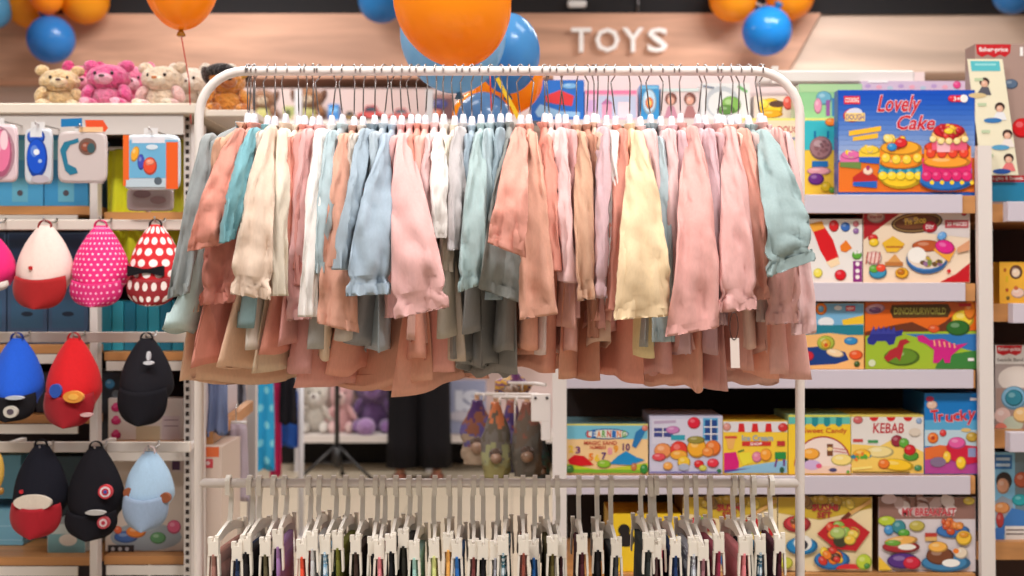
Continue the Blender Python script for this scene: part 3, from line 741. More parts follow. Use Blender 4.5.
# bay with caps
D2 = 3.62
cb = thing('cap_shelving', 'white shelving bay with hook bars full of children\'s caps', 'shelving', (PX(60, D2), D2, 0))
XL = PX(-140, D2)
for px, w in ((196.5, 6.2), (93.5, 4.0)):
    mb = MB(); mb.box((PX(px - w, D2), D2, 0), (PX(px + w, D2), D2 + .04, PZ(124, D2)), WP, .002); p = mb.build('post', cb)
    if px > 150:
        mb = MB()
        mb.box((PX(183.5, D2), D2 + .005, 0), (PX(190.5, D2), D2 + .03, PZ(110, D2)), M((220, 212, 206), 'paint')); mb.build('slotted_rail', p)
        mb = MB()
        for k in range(62):
            py = 118 + k * 8.2; z = PZ(py, D2)
            if z < .05: break
            mb.box((PX(185.3, D2), D2 + .0035, z - .008), (PX(188.7, D2), D2 + .006, z + .004), M((52, 42, 38), 'board'))
        mb.build('slots', p)
for x0, x1, side in ((-140, 89.5, 0), (97.5, 190, 1)):
    mb = MB(); mb.box((PX(x0, D2), 4.15, .05), (PX(x1 + 2, D2), 4.19, PZ(118, 4.15)), M((58, 52, 58), 'board')); mb.build('back_panel', cb)
for side, x0, x1, pys in ((0, -140, 89.5, (206, 345, 415, 557)), (1, 97.5, 190, (212, 352, 442, 556))):
    for py in pys:
        mb = MB(); z = PZ(py, D2 + .06); mb.box((PX(x0, D2), D2 + .06, z - .024), (PX(x1, D2), 4.15, z), WD); s = mb.build('shelf', cb)
        mb = MB(); mb.box((PX(x0 + 3, D2), D2 + .05, z - .052), (PX(x1 - (18 if side == 0 else 4), D2), D2 + .058, z - .026), M((228, 220, 212), 'paint')); mb.build('label_strip', s)
mb = MB(); z = PZ(105, 3.6); mb.box((XL, 3.56, z - .03), (PX(203, 3.6), 4.15, z), M((232, 220, 204), 'paint'), .004); ts = mb.build('top_shelf', cb)
mb = MB(); mb.box((XL, 3.57, z - .085), (PX(186, 3.6), 3.585, z - .031), M((214, 206, 200), 'paint')); mb.build('label_strip', ts)
HB = 3.46
for py, x1 in ((219.5, 188), (332, 188), (442, 190)):
    mb = MB(); mb.box((XL, HB, PZ(py + 10.5, HB)), (PX(x1, HB), HB + .016, PZ(py, HB)), M((230, 218, 206), 'paint'), .002); hb = mb.build('hook_bar', cb)
    for px in (187, 94, 0):
        mb = MB(); mb.box((PX(px, HB) - .008, HB + .016, PZ(py + 8, HB)), (PX(px, HB) + .008, D2 + .01, PZ(py + 3, HB)), WP); mb.build('bar_arm', hb)
mb = MB(); mb.box((XL, D2 - .01, 0), (PX(203, D2), 4.15, .1), WP); mb.build('plinth', cb)

mb = MB(); mb.box((PX(191, D2), D2 + .04, 0), (PX(194, D2), 4.19, PZ(130, D2)), M((206, 196, 204), 'paint')); mb.build('end_panel', cb)
# neighbouring bay at the picture's far end
D3 = 3.58
nb = thing('display_shelving', 'white shelving bay with the doll and baby toy boxes, beyond the boxed dough sets', 'shelving', (PX(1090, D3), D3, 0))
mb = MB(); mb.box((PX(991, D3), 4.12, .05), (PX(1220, D3), 4.16, PZ(140, 4.12)), M((70, 50, 46), 'board')); mb.build('back_panel', nb)
for py, xs in ((203, 1004), (304, 1009), (432, 1006), (545, 1400)):
    mb = MB(); z = PZ(py, D3); mb.box((PX(983, D3), D3 + .045, z - .05), (PX(1220, D3), 4.12, z), WD); s = mb.build('shelf', nb)
    if xs < 1200:
        mb = MB(); mb.box((PX(xs, D3), D3 - .03, z - .052), (PX(1220, D3), D3 + .008, z + .002), STRIP, .001); mb.build('label_strip', s)
mb = MB(); mb.box((PX(1205, D3), D3, 0), (PX(1220, D3), D3 + .05, PZ(60, D3)), WP); mb.build('post', nb)
# ------------------------------------------------------------------ boxed toys
RED = (214, 36, 40); WHT2 = (240, 236, 234); BLK = (30, 26, 28); YE = (246, 206, 48); OR = (240, 130, 36); GR = (96, 170, 60); BL = (36, 110, 190); PK = (226, 60, 130); SKY = (96, 176, 220); BRN = (150, 96, 56); TANF = (232, 192, 140)
def toy_box(x0, y0, x1, y1, d, depth, face, side, label, name='toy_box', group='boxed toy sets on the shelves', zb=None, tilt=0):
    """carton standing with its printed front towards the aisle; returns (thing, Art)"""
    z0 = PZ(y1, d) if zb is None else zb
    a = P(x0, y0, d); b = P(x1, y1, d)
    t = thing(name, label, 'toy box', ((a.x + b.x) / 2, d, z0), group)
    mb = MB()
    X0, X1, Z0, Z1 = a.x, b.x, z0, a.z
    f = [(X0, d, Z0), (X1, d, Z0), (X1, d, Z1), (X0, d, Z1)]; k = [(x, d + depth, z) for x, y, z in f]
    v = mb.add(f + k)
    mb.face([v, v + 1, v + 2, v + 3], M(face, 'print'))
    for q in ((1, 5, 6, 2), (4, 0, 3, 7), (5, 4, 7, 6), (4, 5, 1, 0)): mb.face([v + i for i in q], M(side, 'print'))
    mb.face([v + i for i in (3, 2, 6, 7)], M(side, 'print'))
    # tucked end flaps and lid seam
    mb.box((X1, d + .004, Z0 + .004), (X1 + .0007, d + depth - .004, Z1 - .004), M(side, 'print'))
    mb.box((X0 + .004, d + depth * .5 - .002, Z1), (X1 - .004, d + depth - .004, Z1 + .0006), M(side, 'print'))
    mb.build('carton', t)
    return t, Art(d)

SZ = {py: PZ(py, D1) for py in (195, 283, 370, 476, 574)}
# --- the large cake set
DB = 3.63
t, A = toy_box(838, 90, 975, 192.2, DB, .045, (30, 92, 190), (28, 70, 160), 'large blue toy box reading Lovely Cake with two coloured cakes', zb=SZ[195] + .0005)
bands = [(90 + 5 * k, 95.2 + 5 * k, tuple(int(a + (b - a) * (k / 13) ** 1.2) for a, b in ((14, 176), (78, 190), (190, 222)))) for k in range(14)]
for y0, y1, c in bands: A.rect(838.6, y0 + .4, 974.6, y1, c)
A.poly([(838.6, 192), (974.6, 192), (974.6, 158), (905, 152), (838.6, 162)], (232, 118, 36))
A.rect(844, 96, 860, 104, (222, 34, 46)); A.text('COOKING', 845, 97.5, 859, 102.5, WHT2)
A.ell(853, 115, 10, 7, (220, 60, 70), rot=-10); A.ell(854, 113.5, 8.5, 5.5, (214, 216, 236), rot=-10); A.rect(845, 113, 865, 121, (246, 214, 120)); A.text('DOUGH', 846, 114, 864, 120, (120, 80, 150))
A.poly([(849, 131), (881, 126), (881, 131), (849, 136)], (248, 190, 50)); A.poly([(853, 137), (878, 133), (878, 138), (853, 141)], (248, 190, 50))
A.text('Lovely', 877, 95, 921, 117, (206, 30, 52), .32, .02, 0, ((250, 236, 236), .02))
A.text('Cake', 897, 115, 935, 130, (206, 30, 52), .32, .02, 0, ((250, 236, 236), .02))
A.ell(952, 98.5, 4, 3.4, (220, 30, 60)); A.rect(952, 95.2, 962, 101.8, (220, 30, 60)); A.text('3+', 953.5, 96.5, 960, 100.8, WHT2); A.ell(964, 98.5, 4, 4, WHT2)
for cx, cy, c1, c2 in ((851, 161, (226, 110, 170), (110, 140, 70)), (870, 156, (246, 206, 60), (40, 100, 190))):
    A.poly([(cx - 11, cy - 6), (cx + 10, cy - 6), (cx + 10, cy + 2), (cx - 11, cy + 2)], c1); A.poly([(cx - 11, cy + 1), (cx + 10, cy + 1), (cx + 10, cy + 8), (cx - 11, cy + 6)], c2); A.ell(cx, cy - 6, 10, 4.5, c1); A.food(cx, cy - 7, 8, [c1, YE, (250, 230, 190)], 7, 3, .4)
A.poly([(853, 177), (866, 168), (878, 178), (877, 182), (853, 183)], (190, 44, 40)); A.poly([(853, 182), (877, 181), (877, 188), (853, 186)], (40, 100, 190)); A.ell(868, 171, 5, 4, (250, 214, 190)); A.ell(868, 168, 2, 2.5, (170, 60, 110))
# yellow cake
A.ell(901, 177, 21.5, 12, (246, 204, 40)); A.poly([(879.5, 160), (922.5, 160), (922.5, 176), (879.5, 176)], (246, 204, 40)); A.poly([(879.5, 164), (922.5, 164), (922.5, 170), (879.5, 172)], (38, 146, 176))
for k in range(5): A.ell(883 + k * 9, 172, 5, 4.5, (38, 146, 176)); A.ell(883 + k * 9, 176, 5, 4.5, (250, 214, 50))
A.poly([(880, 148), (922, 148), (922, 163), (880, 163)], (240, 142, 34)); A.ell(901, 163, 21, 6, (240, 142, 34)); A.ell(901, 148, 21, 7.5, (246, 170, 44))
for k in range(4): A.ell(886 + k * 10.5, 158 + (k in (1, 2)) * 1.6, 4.6, 4.8, (252, 212, 64))
A.food(896, 141, 14, [(226, 50, 44), YE, (250, 220, 120), OR], 12, 8, .55); A.ell(901, 143, 6.5, 5, (218, 40, 44)); A.ell(892, 147, 5, 4, (50, 140, 200))
# pink cake
A.ell(946, 182, 26, 9, (40, 110, 190)); A.poly([(921, 168), (972, 168), (972, 183), (920, 183)], (40, 110, 190)); A.poly([(922, 158), (972, 158), (971, 176), (923, 176)], (222, 40, 110))
for k in range(5): A.ell(927 + k * 10, 176, 5.6, 5.5, (222, 40, 110)); A.ell(932 + k * 10, 182.5, 2.2, 2.2, YE)
A.poly([(924, 146), (971, 146), (971, 162), (924, 162)], (244, 138, 40)); A.ell(947, 162, 24, 6, (250, 160, 50)); A.ell(947, 147, 23, 7, (230, 70, 44))
for k in range(4): A.ell(931 + k * 11, 153, 5, 5.5, (230, 70, 44))
A.poly([(932, 134), (967, 134), (967, 150), (932, 150)], (236, 96, 130)); A.rect(937, 136, 950, 152, (250, 190, 200)); A.ell(949, 135, 18, 8, (250, 200, 120))
A.ell(949, 131, 16, 7.5, (206, 30, 40)); A.food(949, 131, 16, [(190, 20, 36), (240, 190, 60), (226, 60, 50)], 14, 5, .45, .24); A.ell(949, 131, 5, 3, YE)
for k in range(5): A.ell(933 + k * 8, 139 + (k in (1, 2, 3)) * 2, 3.6, 3.4, (252, 222, 150))
A.build(t)
# --- behind it
t, A = toy_box(742, 118, 838, 192.2, 3.78, .2, (244, 206, 70), (230, 222, 150), 'yellow and turquoise dough box with a round cookie face beside the blue cake set', zb=SZ[195] + .0005)
A.rect(800, 119, 837.5, 150, (60, 190, 200)); A.rect(742.5, 119, 800, 150, (236, 226, 190)); A.rect(742.5, 118, 837.5, 120.5, (236, 236, 130))
A.text('DOUGH', 778, 126, 803, 133, (200, 60, 80)); A.text('bakery', 780, 136, 803, 141, (40, 80, 160))
A.ell(821, 148, 11.5, 12, (170, 128, 132)); A.food(821, 148, 11, [(130, 92, 96), (150, 106, 108)], 14, 4, 1, .16)
A.line([(815, 138), (815, 131)], 2, (30, 120, 170)); A.line([(828, 138), (828, 131)], 2, (30, 120, 170)); A.rect(812, 161, 828, 167, (40, 120, 190)); A.ell(819, 171, 12, 4, (236, 170, 180)); A.ell(816, 179, 8, 6, (110, 50, 140)); A.ell(831, 122, 6, 4, OR); A.ell(826, 187, 5, 5, (220, 190, 40)); A.ell(832, 190, 3, 3, GR)
A.build(t)
zB = PZ(118, 3.78) + .001
t, A = toy_box(799, 84, 862, 117, 3.82, .12, (150, 206, 150), (190, 214, 190), 'pale green book box lying above the cookie face box', zb=zB)
A.rect(800, 84.5, 861.5, 92, (176, 214, 160)); A.ell(824, 98, 8, 7, (110, 176, 200)); A.ell(818, 106, 4, 8, (226, 150, 180)); A.rect(826, 100, 830, 116, (150, 90, 160)); A.rect(832, 98, 836, 116, (60, 130, 190))
A.build(t)
t, A = toy_box(861, 81, 968, 140, 4.0, .05, (214, 192, 216), (222, 210, 224), 'lilac box just showing above the blue cake set', zb=SZ[195] + .0005)
for k in range(9): A.ell(868 + k * 11, 86 + (k % 3), 3, 2, [(190, 160, 210), (236, 170, 190), (180, 200, 220)][k % 3])
A.ell(957, 85, 4, 4, (230, 70, 140)); A.rect(868, 80.8, 888, 82.6, (250, 246, 250)); A.build(t)
# --- second shelf
t, A = toy_box(774, 219, 862.3, 282, DB, .22, (238, 234, 230), (60, 50, 52), 'white dough box with a red squeezing bottle and a purple strip', zb=SZ[283] + .0005)
A.rect(853, 261, 862, 282, (140, 40, 130)); [A.ell(857.5, y, 2.2, 2.2, WHT2) for y in (264, 271, 277)]
A.poly([(812, 228), (824, 226), (833, 240), (839, 258), (828, 264), (820, 250)], (220, 26, 34)); A.poly([(809, 224), (822, 221), (825, 228), (813, 232)], (240, 170, 60)); A.poly([(826, 262), (838, 257), (840, 264), (831, 268)], (248, 220, 180))
A.ell(834, 226, 5, 6, RED); A.ell(845.5, 227, 4.8, 4.8, (60, 110, 190)); A.ell(856, 224, 3, 3, (214, 120, 130)); A.ell(856, 231, 3, 3, (150, 110, 170)); A.poly([(840, 246), (846, 240), (852, 248), (846, 252), (841, 251)], OR)
A.ell(857, 255, 5, 4.5, GR); A.ell(855.5, 252, 1.6, 1.8, WHT2); A.ell(859, 252, 1.6, 1.8, WHT2); A.ell(818, 273, 4.6, 4.8, (240, 226, 90)); A.ell(840.5, 275, 6, 5.5, (216, 24, 40)); A.build(t)
t, A = toy_box(863.2, 210, 970, 282, DB, .2, (244, 222, 196), (150, 40, 44), 'red and cream dough box with pies, bowls and a hand at its edge', zb=SZ[283] + .0005)
A.poly([(863.6, 210.4), (904, 210.4), (882, 226), (863.6, 240)], (176, 30, 40)); A.poly([(904, 210.4), (969.6, 210.4), (969.6, 238), (900, 230)], (224, 214, 212)); A.ell(876, 217, 9, 6, (196, 160, 150)); A.text('play set', 870, 215, 882, 219, (150, 40, 60))
A.ell(917, 222.5, 26, 10.5, (96, 58, 34), rot=-6); A.ell(917, 222.5, 24.5, 9, (214, 176, 110), rot=-6); A.ell(917, 222.5, 23, 8, (112, 66, 38), rot=-6); A.text('Pie Shop', 905, 217, 926, 226, (246, 206, 90), 0, .02, 6); A.ell(930, 227, 7.5, 6, (176, 26, 44)); A.text('DIY', 926, 225, 934, 229, WHT2)
A.rect(945, 220, 968.5, 228, (186, 70, 80)); A.text('20 PIECES', 947, 222, 967, 226, WHT2); A.ell(964, 213, 3, 3, (190, 60, 80)); A.poly([(940, 282), (969.6, 282), (969.6, 263), (956, 274)], (196, 24, 36))
A.ell(873, 238, 5, 4, RED); A.ell(874, 242.5, 5, 4, YE); A.ell(874, 258, 8, 7, (238, 200, 190)); [A.line([(868 + 4 * k, 252), (866 + 4 * k, 264)], 1, (190, 60, 60)) for k in range(4)]
A.poly([(882, 243), (893, 236), (905, 244), (897, 252), (887, 252)], (240, 190, 50)); A.line([(886, 247), (903, 247)], 2, (190, 120, 40)); A.poly([(885, 264), (895, 254), (903, 264)], (222, 160, 90)); A.rect(885, 262, 903, 266, (190, 120, 60))
A.ell(878, 272, 9, 7, (60, 150, 190)); A.ell(874, 269, 5, 4, GR); A.ell(881, 268, 5, 4, (236, 80, 50)); A.ell(902, 273, 7, 5.5, (232, 170, 40)); A.ell(901, 272, 4, 3, (190, 110, 30))
A.ell(927, 259, 21, 15, (70, 130, 200)); A.ell(927, 256, 20, 13, (232, 214, 196)); A.ell(927, 246, 15, 6, (190, 90, 44)); A.ell(917, 255, 9, 8, (246, 242, 236)); A.food(931, 262, 14, [(110, 80, 50), (200, 170, 60), (150, 110, 150), (120, 140, 70)], 14, 12, .5, .2)
A.poly([(933, 250), (948, 240), (956, 249), (949, 262)], (240, 170, 60)); A.ell(945, 247, 10, 7, (226, 40, 140), rot=15); A.ell(942, 236, 5, 4, (110, 170, 230), rot=-30); A.poly([(957, 248), (969.5, 240), (969.5, 250), (958, 253)], (222, 160, 120)); A.ell(949, 271, 2, 2, RED); A.build(t)
# --- third shelf
t, A = toy_box(770, 303, 864, 369.5, DB, .22, (244, 190, 110), (40, 40, 60), 'blue and sandy dough box with a turtle on the beach', zb=SZ[370] + .0005)
A.rect(770.4, 303.4, 863.6, 326, (120, 180, 220)); A.ell(826, 322, 8, 5, (236, 240, 244)); A.rect(770.4, 325, 863.6, 335, (36, 130, 150)); A.poly([(842, 320), (863.6, 315), (863.6, 324), (843, 325)], (246, 200, 50))
A.poly([(770.4, 338), (830, 333), (863.6, 337), (863.6, 369), (770.4, 369)], (246, 190, 120)); A.poly([(800, 348), (824, 346), (845, 352), (849, 360), (836, 364), (800, 366)], (24, 60, 130)); A.ell(826, 343, 9, 7.5, (176, 190, 70)); A.ell(826, 344, 5, 5, (220, 170, 50)); A.ell(826, 345, 2, 2, (210, 90, 40)); A.ell(835, 353, 9, 4, (246, 214, 170), rot=12)
A.ell(851, 341, 7, 4, (50, 140, 200)); A.ell(856, 355, 7, 5, (232, 90, 40)); A.ell(808, 356, 6, 5, (200, 40, 60)); A.ell(821, 309, 6, 6, OR); A.ell(821, 309, 2.8, 3.4, (110, 180, 220)); A.ell(838, 308, 4, 2.4, (220, 226, 232)); A.rect(846, 306, 855, 311, (220, 40, 60)); A.text('NEW', 847, 307, 854, 310, WHT2); A.ell(857, 364, 3, 3, (60, 90, 40)); A.build(t)
t, A = toy_box(865, 302, 978, 369.5, DB, .2, (236, 110, 30), (120, 50, 20), 'orange and green dough box with dinosaurs beneath a dark banner', zb=SZ[370] + .0005)
A.poly([(865.4, 302.4), (977.6, 302.4), (977.6, 312), (865.4, 309)], (196, 96, 40)); A.ell(963, 319, 11, 9, (246, 214, 60)); A.ell(970, 310, 6, 10, (232, 130, 40)); A.ell(875, 309, 10, 5, (196, 150, 170), rot=-8); A.ell(875, 310, 6, 3, (120, 80, 130))
A.poly([(892, 305), (948, 304), (951, 310), (948, 317), (893, 318), (890, 311)], (84, 60, 24)); A.text('DINOSAURWORLD', 894, 307.5, 946, 314.5, (176, 170, 80)); A.poly([(865.4, 332), (890, 326), (912, 322), (930, 330), (945, 322), (952, 316), (950, 332), (977.6, 330), (977.6, 338), (865.4, 338)], (110, 54, 30))
A.poly([(865.4, 336), (900, 332), (977.6, 331), (977.6, 369), (865.4, 369)], (160, 190, 50)); A.poly([(905, 334), (977.6, 334), (977.6, 352), (935, 342)], (50, 120, 190)); A.poly([(940, 356), (977.6, 350), (977.6, 369), (935, 369)], (60, 130, 60)); A.ell(958, 328, 12, 8, (50, 110, 44)); A.ell(934, 329, 6, 4, (224, 90, 40)); A.ell(902, 357, 18, 9, (100, 140, 40))
# spiny blue, small red and striped pink dinosaurs
A.poly([(867, 339), (872, 332), (884, 328), (896, 331), (903, 330), (902, 335), (896, 337), (894, 344), (889, 345), (886, 341), (877, 341), (874, 345), (868, 344)], (44, 50, 140)); [A.poly([(870 + 5 * k, 334), (874 + 5 * k, 326), (876 + 5 * k, 334)], (60, 66, 160)) for k in range(5)]
A.poly([(884, 358), (890, 350), (897, 347), (900, 340), (906, 339), (910, 342), (904, 345), (902, 354), (900, 361), (896, 357), (888, 362)], (176, 40, 50))
A.poly([(917, 336), (923, 335), (930, 340), (943, 339), (955, 345), (968, 343), (958, 350), (951, 356), (950, 363), (945, 363), (943, 358), (938, 363), (933, 363), (934, 350), (926, 344), (918, 341)], (206, 36, 130)); [A.line([(934 + 5 * k, 340 + k * .8), (935 + 5 * k, 346 + k * .5)], 1.6, (244, 170, 130)) for k in range(5)]
A.ell(872, 363, 3.6, 3.6, (214, 224, 190)); A.rect(959, 303.5, 971, 306.5, (190, 40, 40)); A.rect(968, 358, 974, 361, WHT2); A.build(t)
# --- fourth shelf
z4 = SZ[476] + .0005
t, A = toy_box(566.8, 424, 648, 473.4, DB, .2, (244, 206, 150), (70, 110, 120), 'sand dough box with red and blue heaps and printed numbers', zb=z4)
A.rect(567, 424.4, 647.6, 439, (120, 196, 220)); A.rect(567, 423.8, 647.6, 425.6, (226, 220, 120)); A.ell(607, 434, 22, 5.5, (40, 90, 170)); A.ell(607, 434, 21, 4.4, (226, 230, 220)); 
for k, ch in enumerate('LEARNING'): A.text(ch, 587 + 5 * k, 430.5, 591 + 5 * k, 437.5, [RED, BL, OR, GR][k % 4], 0, .03)
A.text('MAGIC SAND', 584, 441, 617, 445, (200, 70, 50)); A.text('NUMBERS', 590, 446, 606, 449, (200, 70, 50))
for ch, x, y, c in (('2', 571, 449, YE), ('3', 578, 450, (120, 60, 120)), ('5', 591, 457, OR), ('6', 597, 458, YE), ('7', 604, 456, (90, 50, 120)), ('8', 610, 451, (244, 160, 170)), ('9', 616, 449, (240, 160, 40)), ('10', 625, 447, (110, 60, 110))): A.text(ch, x - 2.4, y - 3.6, x + (5 if len(ch) > 1 else 2.4), y + 3.6, c, 0, .03)
A.poly([(567, 464), (600, 470), (647.6, 463), (647.6, 473), (567, 473)], (190, 206, 50)); A.poly([(567, 469), (647.6, 470), (647.6, 473), (567, 473)], (120, 180, 50)); A.poly([(568, 460), (574, 455), (584, 456), (594, 465), (580, 466), (570, 464)], (210, 24, 34)); A.poly([(609, 464), (618, 456), (626, 451), (636, 457), (645, 460), (630, 465)], (30, 140, 200)); A.poly([(632, 446), (636, 432), (643, 427), (646, 430), (641, 440), (636, 448)], (40, 120, 180)); A.ell(645, 428, 3, 3, (220, 130, 110)); A.ell(604, 464, 7, 4, (140, 190, 50)); A.ell(634, 467, 3, 4, (196, 120, 70)); A.ell(644, 469, 4, 5, (50, 140, 60)); A.ell(570, 469, 4, 4, (70, 130, 60)); A.build(t)
t, A = toy_box(649.5, 416, 722.5, 473.4, DB, .2, (204, 204, 226), (180, 180, 206), 'pale lilac dough box with a blue window and orange burgers', zb=z4)
A.rect(652, 419, 720, 444, (216, 214, 232)); A.rect(654, 428, 673, 437, (60, 70, 140)); A.line([(654, 432), (673, 432)], 1, WHT2); A.line([(663, 428), (663, 437)], 1, WHT2); A.line([(654, 422.5), (676, 421.5)], 3, (190, 170, 200)); A.ell(673, 430, 7, 4, (206, 130, 190)); A.ell(694, 423, 6.5, 6, (224, 30, 60)); A.rect(703, 418, 718, 441, SKY); A.rect(705, 420, 717, 440, (30, 70, 140)); A.line([(711, 419), (711, 441)], 1.2, WHT2); A.line([(704, 427), (718, 427)], 1.2, WHT2); A.line([(704, 434), (718, 434)], 1.2, WHT2)
A.rect(671, 435, 685, 440, (50, 160, 180)); A.ell(663, 451, 9, 8, (236, 150, 90)); A.ell(679, 450, 9, 9, (226, 60, 50)); A.ell(679, 455, 9, 5, (240, 170, 60)); A.ell(697, 448, 10, 10, (242, 172, 44)); A.ell(696, 440, 9, 4, (150, 140, 60)); A.ell(713, 448, 8, 8, (232, 120, 44)); A.ell(708, 452, 6, 5, (236, 140, 60)); A.ell(659, 457, 7, 4, (226, 80, 90)); A.ell(684, 462, 6.5, 6, (240, 196, 50)); A.ell(684, 467, 5.5, 3.5, (170, 180, 200)); A.ell(668, 466, 5, 4, (240, 170, 80)); A.ell(699, 464, 5, 4, RED); A.ell(713, 463, 6, 4.5, (226, 50, 70)); A.ell(703, 468, 4, 3, (200, 200, 80)); A.ell(719, 471, 2.4, 2.2, (40, 110, 70)); A.rect(650, 471.6, 718, 473, (110, 110, 180)); A.build(t)
t, A = toy_box(723, 421, 787.6, 473.4, DB, .18, (246, 206, 60), (230, 190, 60), 'yellow dough box with a red and white awning and ice lollies', zb=z4)
A.rect(723.4, 421.6, 787.2, 432, (226, 222, 226)); [A.poly([(739 + 13.5 * k, 423.5), (744 + 13.5 * k, 423.5), (745 + 13.5 * k, 432), (738 + 13.5 * k, 432)], RED) for k in range(3)]; A.ell(783, 427.5, 5, 4.5, (210, 50, 50)); A.ell(727, 427, 4, 4, (220, 150, 140)); A.text('Ice Cream', 742, 435, 773, 441, (150, 170, 190), 0, .03); A.rect(742, 441.5, 771, 446, (210, 50, 44)); A.text('SHOP', 750, 442.3, 762, 445.4, WHT2)
A.poly([(724, 462), (724, 453), (736, 452), (739, 462), (739, 470), (724, 472)], (212, 26, 120)); A.poly([(738, 453), (750, 452), (753, 462), (743, 466)], (236, 220, 60)); A.line([(738, 452), (744, 450)], 1.6, (60, 130, 60)); A.poly([(726, 437), (736, 437), (733, 449), (728, 449)], (238, 180, 100)); A.rect(725, 436, 737, 438.5, (216, 80, 60)); A.poly([(724, 472.8), (745, 466), (787, 460), (787, 473), (724, 473)], (140, 190, 220)); A.poly([(724, 473), (752, 468), (724, 470)], (90, 60, 150)); A.ell(757, 457, 5, 5.5, (226, 130, 160)); A.ell(766, 455, 6, 6.5, (244, 160, 50)); A.rect(775, 452, 786, 459, (40, 140, 70)); A.line([(777, 459), (775, 467)], 2, (110, 60, 130)); A.line([(784, 459), (784, 466)], 2, (110, 60, 130)); A.rect(777, 441, 785, 446, (190, 50, 50)); A.ell(782, 470, 2.4, 3, (40, 90, 60)); A.build(t)
t, A = toy_box(788.4, 415, 850.6, 473.6, DB, .2, (246, 206, 50), (150, 190, 150), 'yellow dough box with a teal fringe reading Sweet Candy', zb=z4)
A.rect(788.6, 416.5, 850.2, 424, (96, 190, 180)); [A.poly([(800 + 12 * k, 416.5), (806 + 12 * k, 416.5), (806 + 12 * k, 425), (803 + 12 * k, 427), (800 + 12 * k, 425)], (30, 140, 150)) for k in range(4)]; A.rect(788.6, 415.2, 850.2, 417, (220, 220, 90)); A.text('Sweet Candy', 803, 428, 847, 434.5, (200, 70, 40), 0, .015)
A.ell(823, 466, 29, 30, (176, 60, 50), a0=0, a1=180); A.ell(823, 467, 28, 29.5, (244, 224, 214), a0=0, a1=180); A.rect(795, 466, 850.2, 473.4, (240, 210, 190)); A.ell(811, 454, 9, 6, (244, 170, 60)); A.ell(804, 461, 5, 3, BLK); A.ell(812, 465, 9, 5, (206, 180, 220)); A.ell(819, 466, 3, 2.4, (226, 90, 130)); A.rect(827, 444, 833, 456, (120, 70, 40)); A.ell(830, 449, 3, 2, (240, 210, 150)); A.ell(842, 460, 11, 6, (246, 222, 130)); A.ell(833, 470, 4, 2, (70, 70, 120)); A.line([(833, 448), (848, 450)], .8, (200, 90, 90)); A.line([(834, 451), (848, 453)], .8, (200, 90, 90)); A.ell(848, 472, 1.6, 1.6, GR); A.build(t)
t, A = toy_box(851.2, 415, 923.6, 473.6, DB, .2, (232, 226, 220), (226, 206, 90), 'white dough box reading KEBAB with vegetables and a yellow roll', zb=z4)
[A.ell(874 + 17 * k, 417.2, 4.4, 4, RED, a0=180, a1=360) for k in range(3)]; A.rect(851.4, 415.1, 923.4, 416.8, (226, 206, 90)); A.ell(858, 420, 5, 4, (206, 100, 100)); A.ell(919, 421, 3, 3, (140, 170, 210)); A.text('KEBAB', 873, 423, 904, 433, (196, 40, 56), .08, .012)
A.rect(853, 439, 863, 442, (200, 70, 70)); A.rect(868, 440, 878, 443, (70, 150, 90)); A.poly([(851.4, 444), (880, 446), (895, 438), (923.4, 452), (923.4, 473.2), (851.4, 473.2)], (244, 206, 100)); A.ell(880, 452, 14, 6, (240, 220, 150)); A.ell(862, 454, 9, 5, (240, 180, 50)); A.food(862, 457, 12, [(40, 130, 160), YE, (230, 130, 50), GR], 12, 2, .4, .2); A.ell(897, 441, 6, 6, (150, 40, 60)); A.ell(904, 443, 5, 5, GR); A.ell(911, 456, 8, 5, (80, 150, 50)); A.ell(910, 450, 6, 5.5, (206, 30, 40)); A.ell(897, 465, 17, 6, (246, 200, 40), rot=6); A.ell(884, 464, 6, 5, (232, 120, 40)); A.ell(915, 432, 6, 4, (220, 206, 190)); A.line([(852, 469), (872, 467)], 2.4, (250, 230, 130)); A.line([(853, 472), (910, 472.4)], .8, BLK); A.ell(918, 468, 4, 3, (70, 140, 90)); A.build(t)
t, A = toy_box(924.4, 393, 979.5, 474, DB, .2, (40, 130, 200), (30, 90, 150), 'tall blue dough box reading Trucky with a pink truck', zb=z4)
A.rect(924.8, 393.4, 979.2, 420, (20, 120, 196)); A.rect(924.8, 420, 979.2, 430, (90, 170, 214)); A.rect(924.8, 430, 979.2, 446, (190, 214, 226)); A.poly([(924.8, 448), (940, 445), (979.2, 449), (979.2, 460), (924.8, 462)], (226, 110, 50)); A.poly([(924.8, 460), (950, 456), (979.2, 458), (979.2, 473.6), (924.8, 473.6)], (176, 70, 150))
for k, ch in enumerate('Trucky'): A.text(ch, 931 + 7.3 * k, [410, 414, 415, 413, 410, 411][k], 938.4 + 7.3 * k - (k == 1) * 2, [422, 421.5, 422, 421, 420.5, 425][k], (206, 34, 50), 0, .02, [6, 4, -4, 3, 5, -6][k], ((240, 190, 190), .012))
A.ell(932, 405, 5.5, 4.5, (226, 190, 170)); A.ell(930, 399, 4, 2.6, (190, 50, 90)); A.rect(970, 398, 978, 400.5, (230, 220, 220)); A.ell(933, 438, 5.5, 5.5, (236, 120, 40)); A.ell(933, 438, 2, 2, (180, 60, 30)); A.ell(943, 433, 3.4, 3.6, (220, 60, 60)); A.ell(972, 437, 6, 5, (196, 160, 60)); A.ell(966, 430, 5, 2, (224, 190, 120))
A.poly([(946, 447), (950, 439), (960, 438), (966, 445), (979.2, 447), (979.2, 462), (963, 465), (950, 459)], (204, 24, 60)); A.ell(957, 443, 9, 6, (226, 90, 160)); A.rect(968, 448, 976, 457, (140, 150, 190)); A.ell(947, 457, 4, 6, (246, 200, 60)); A.ell(961, 463, 5, 6.5, (246, 206, 50)); A.ell(938, 462, 8, 5, (130, 110, 140)); A.build(t)
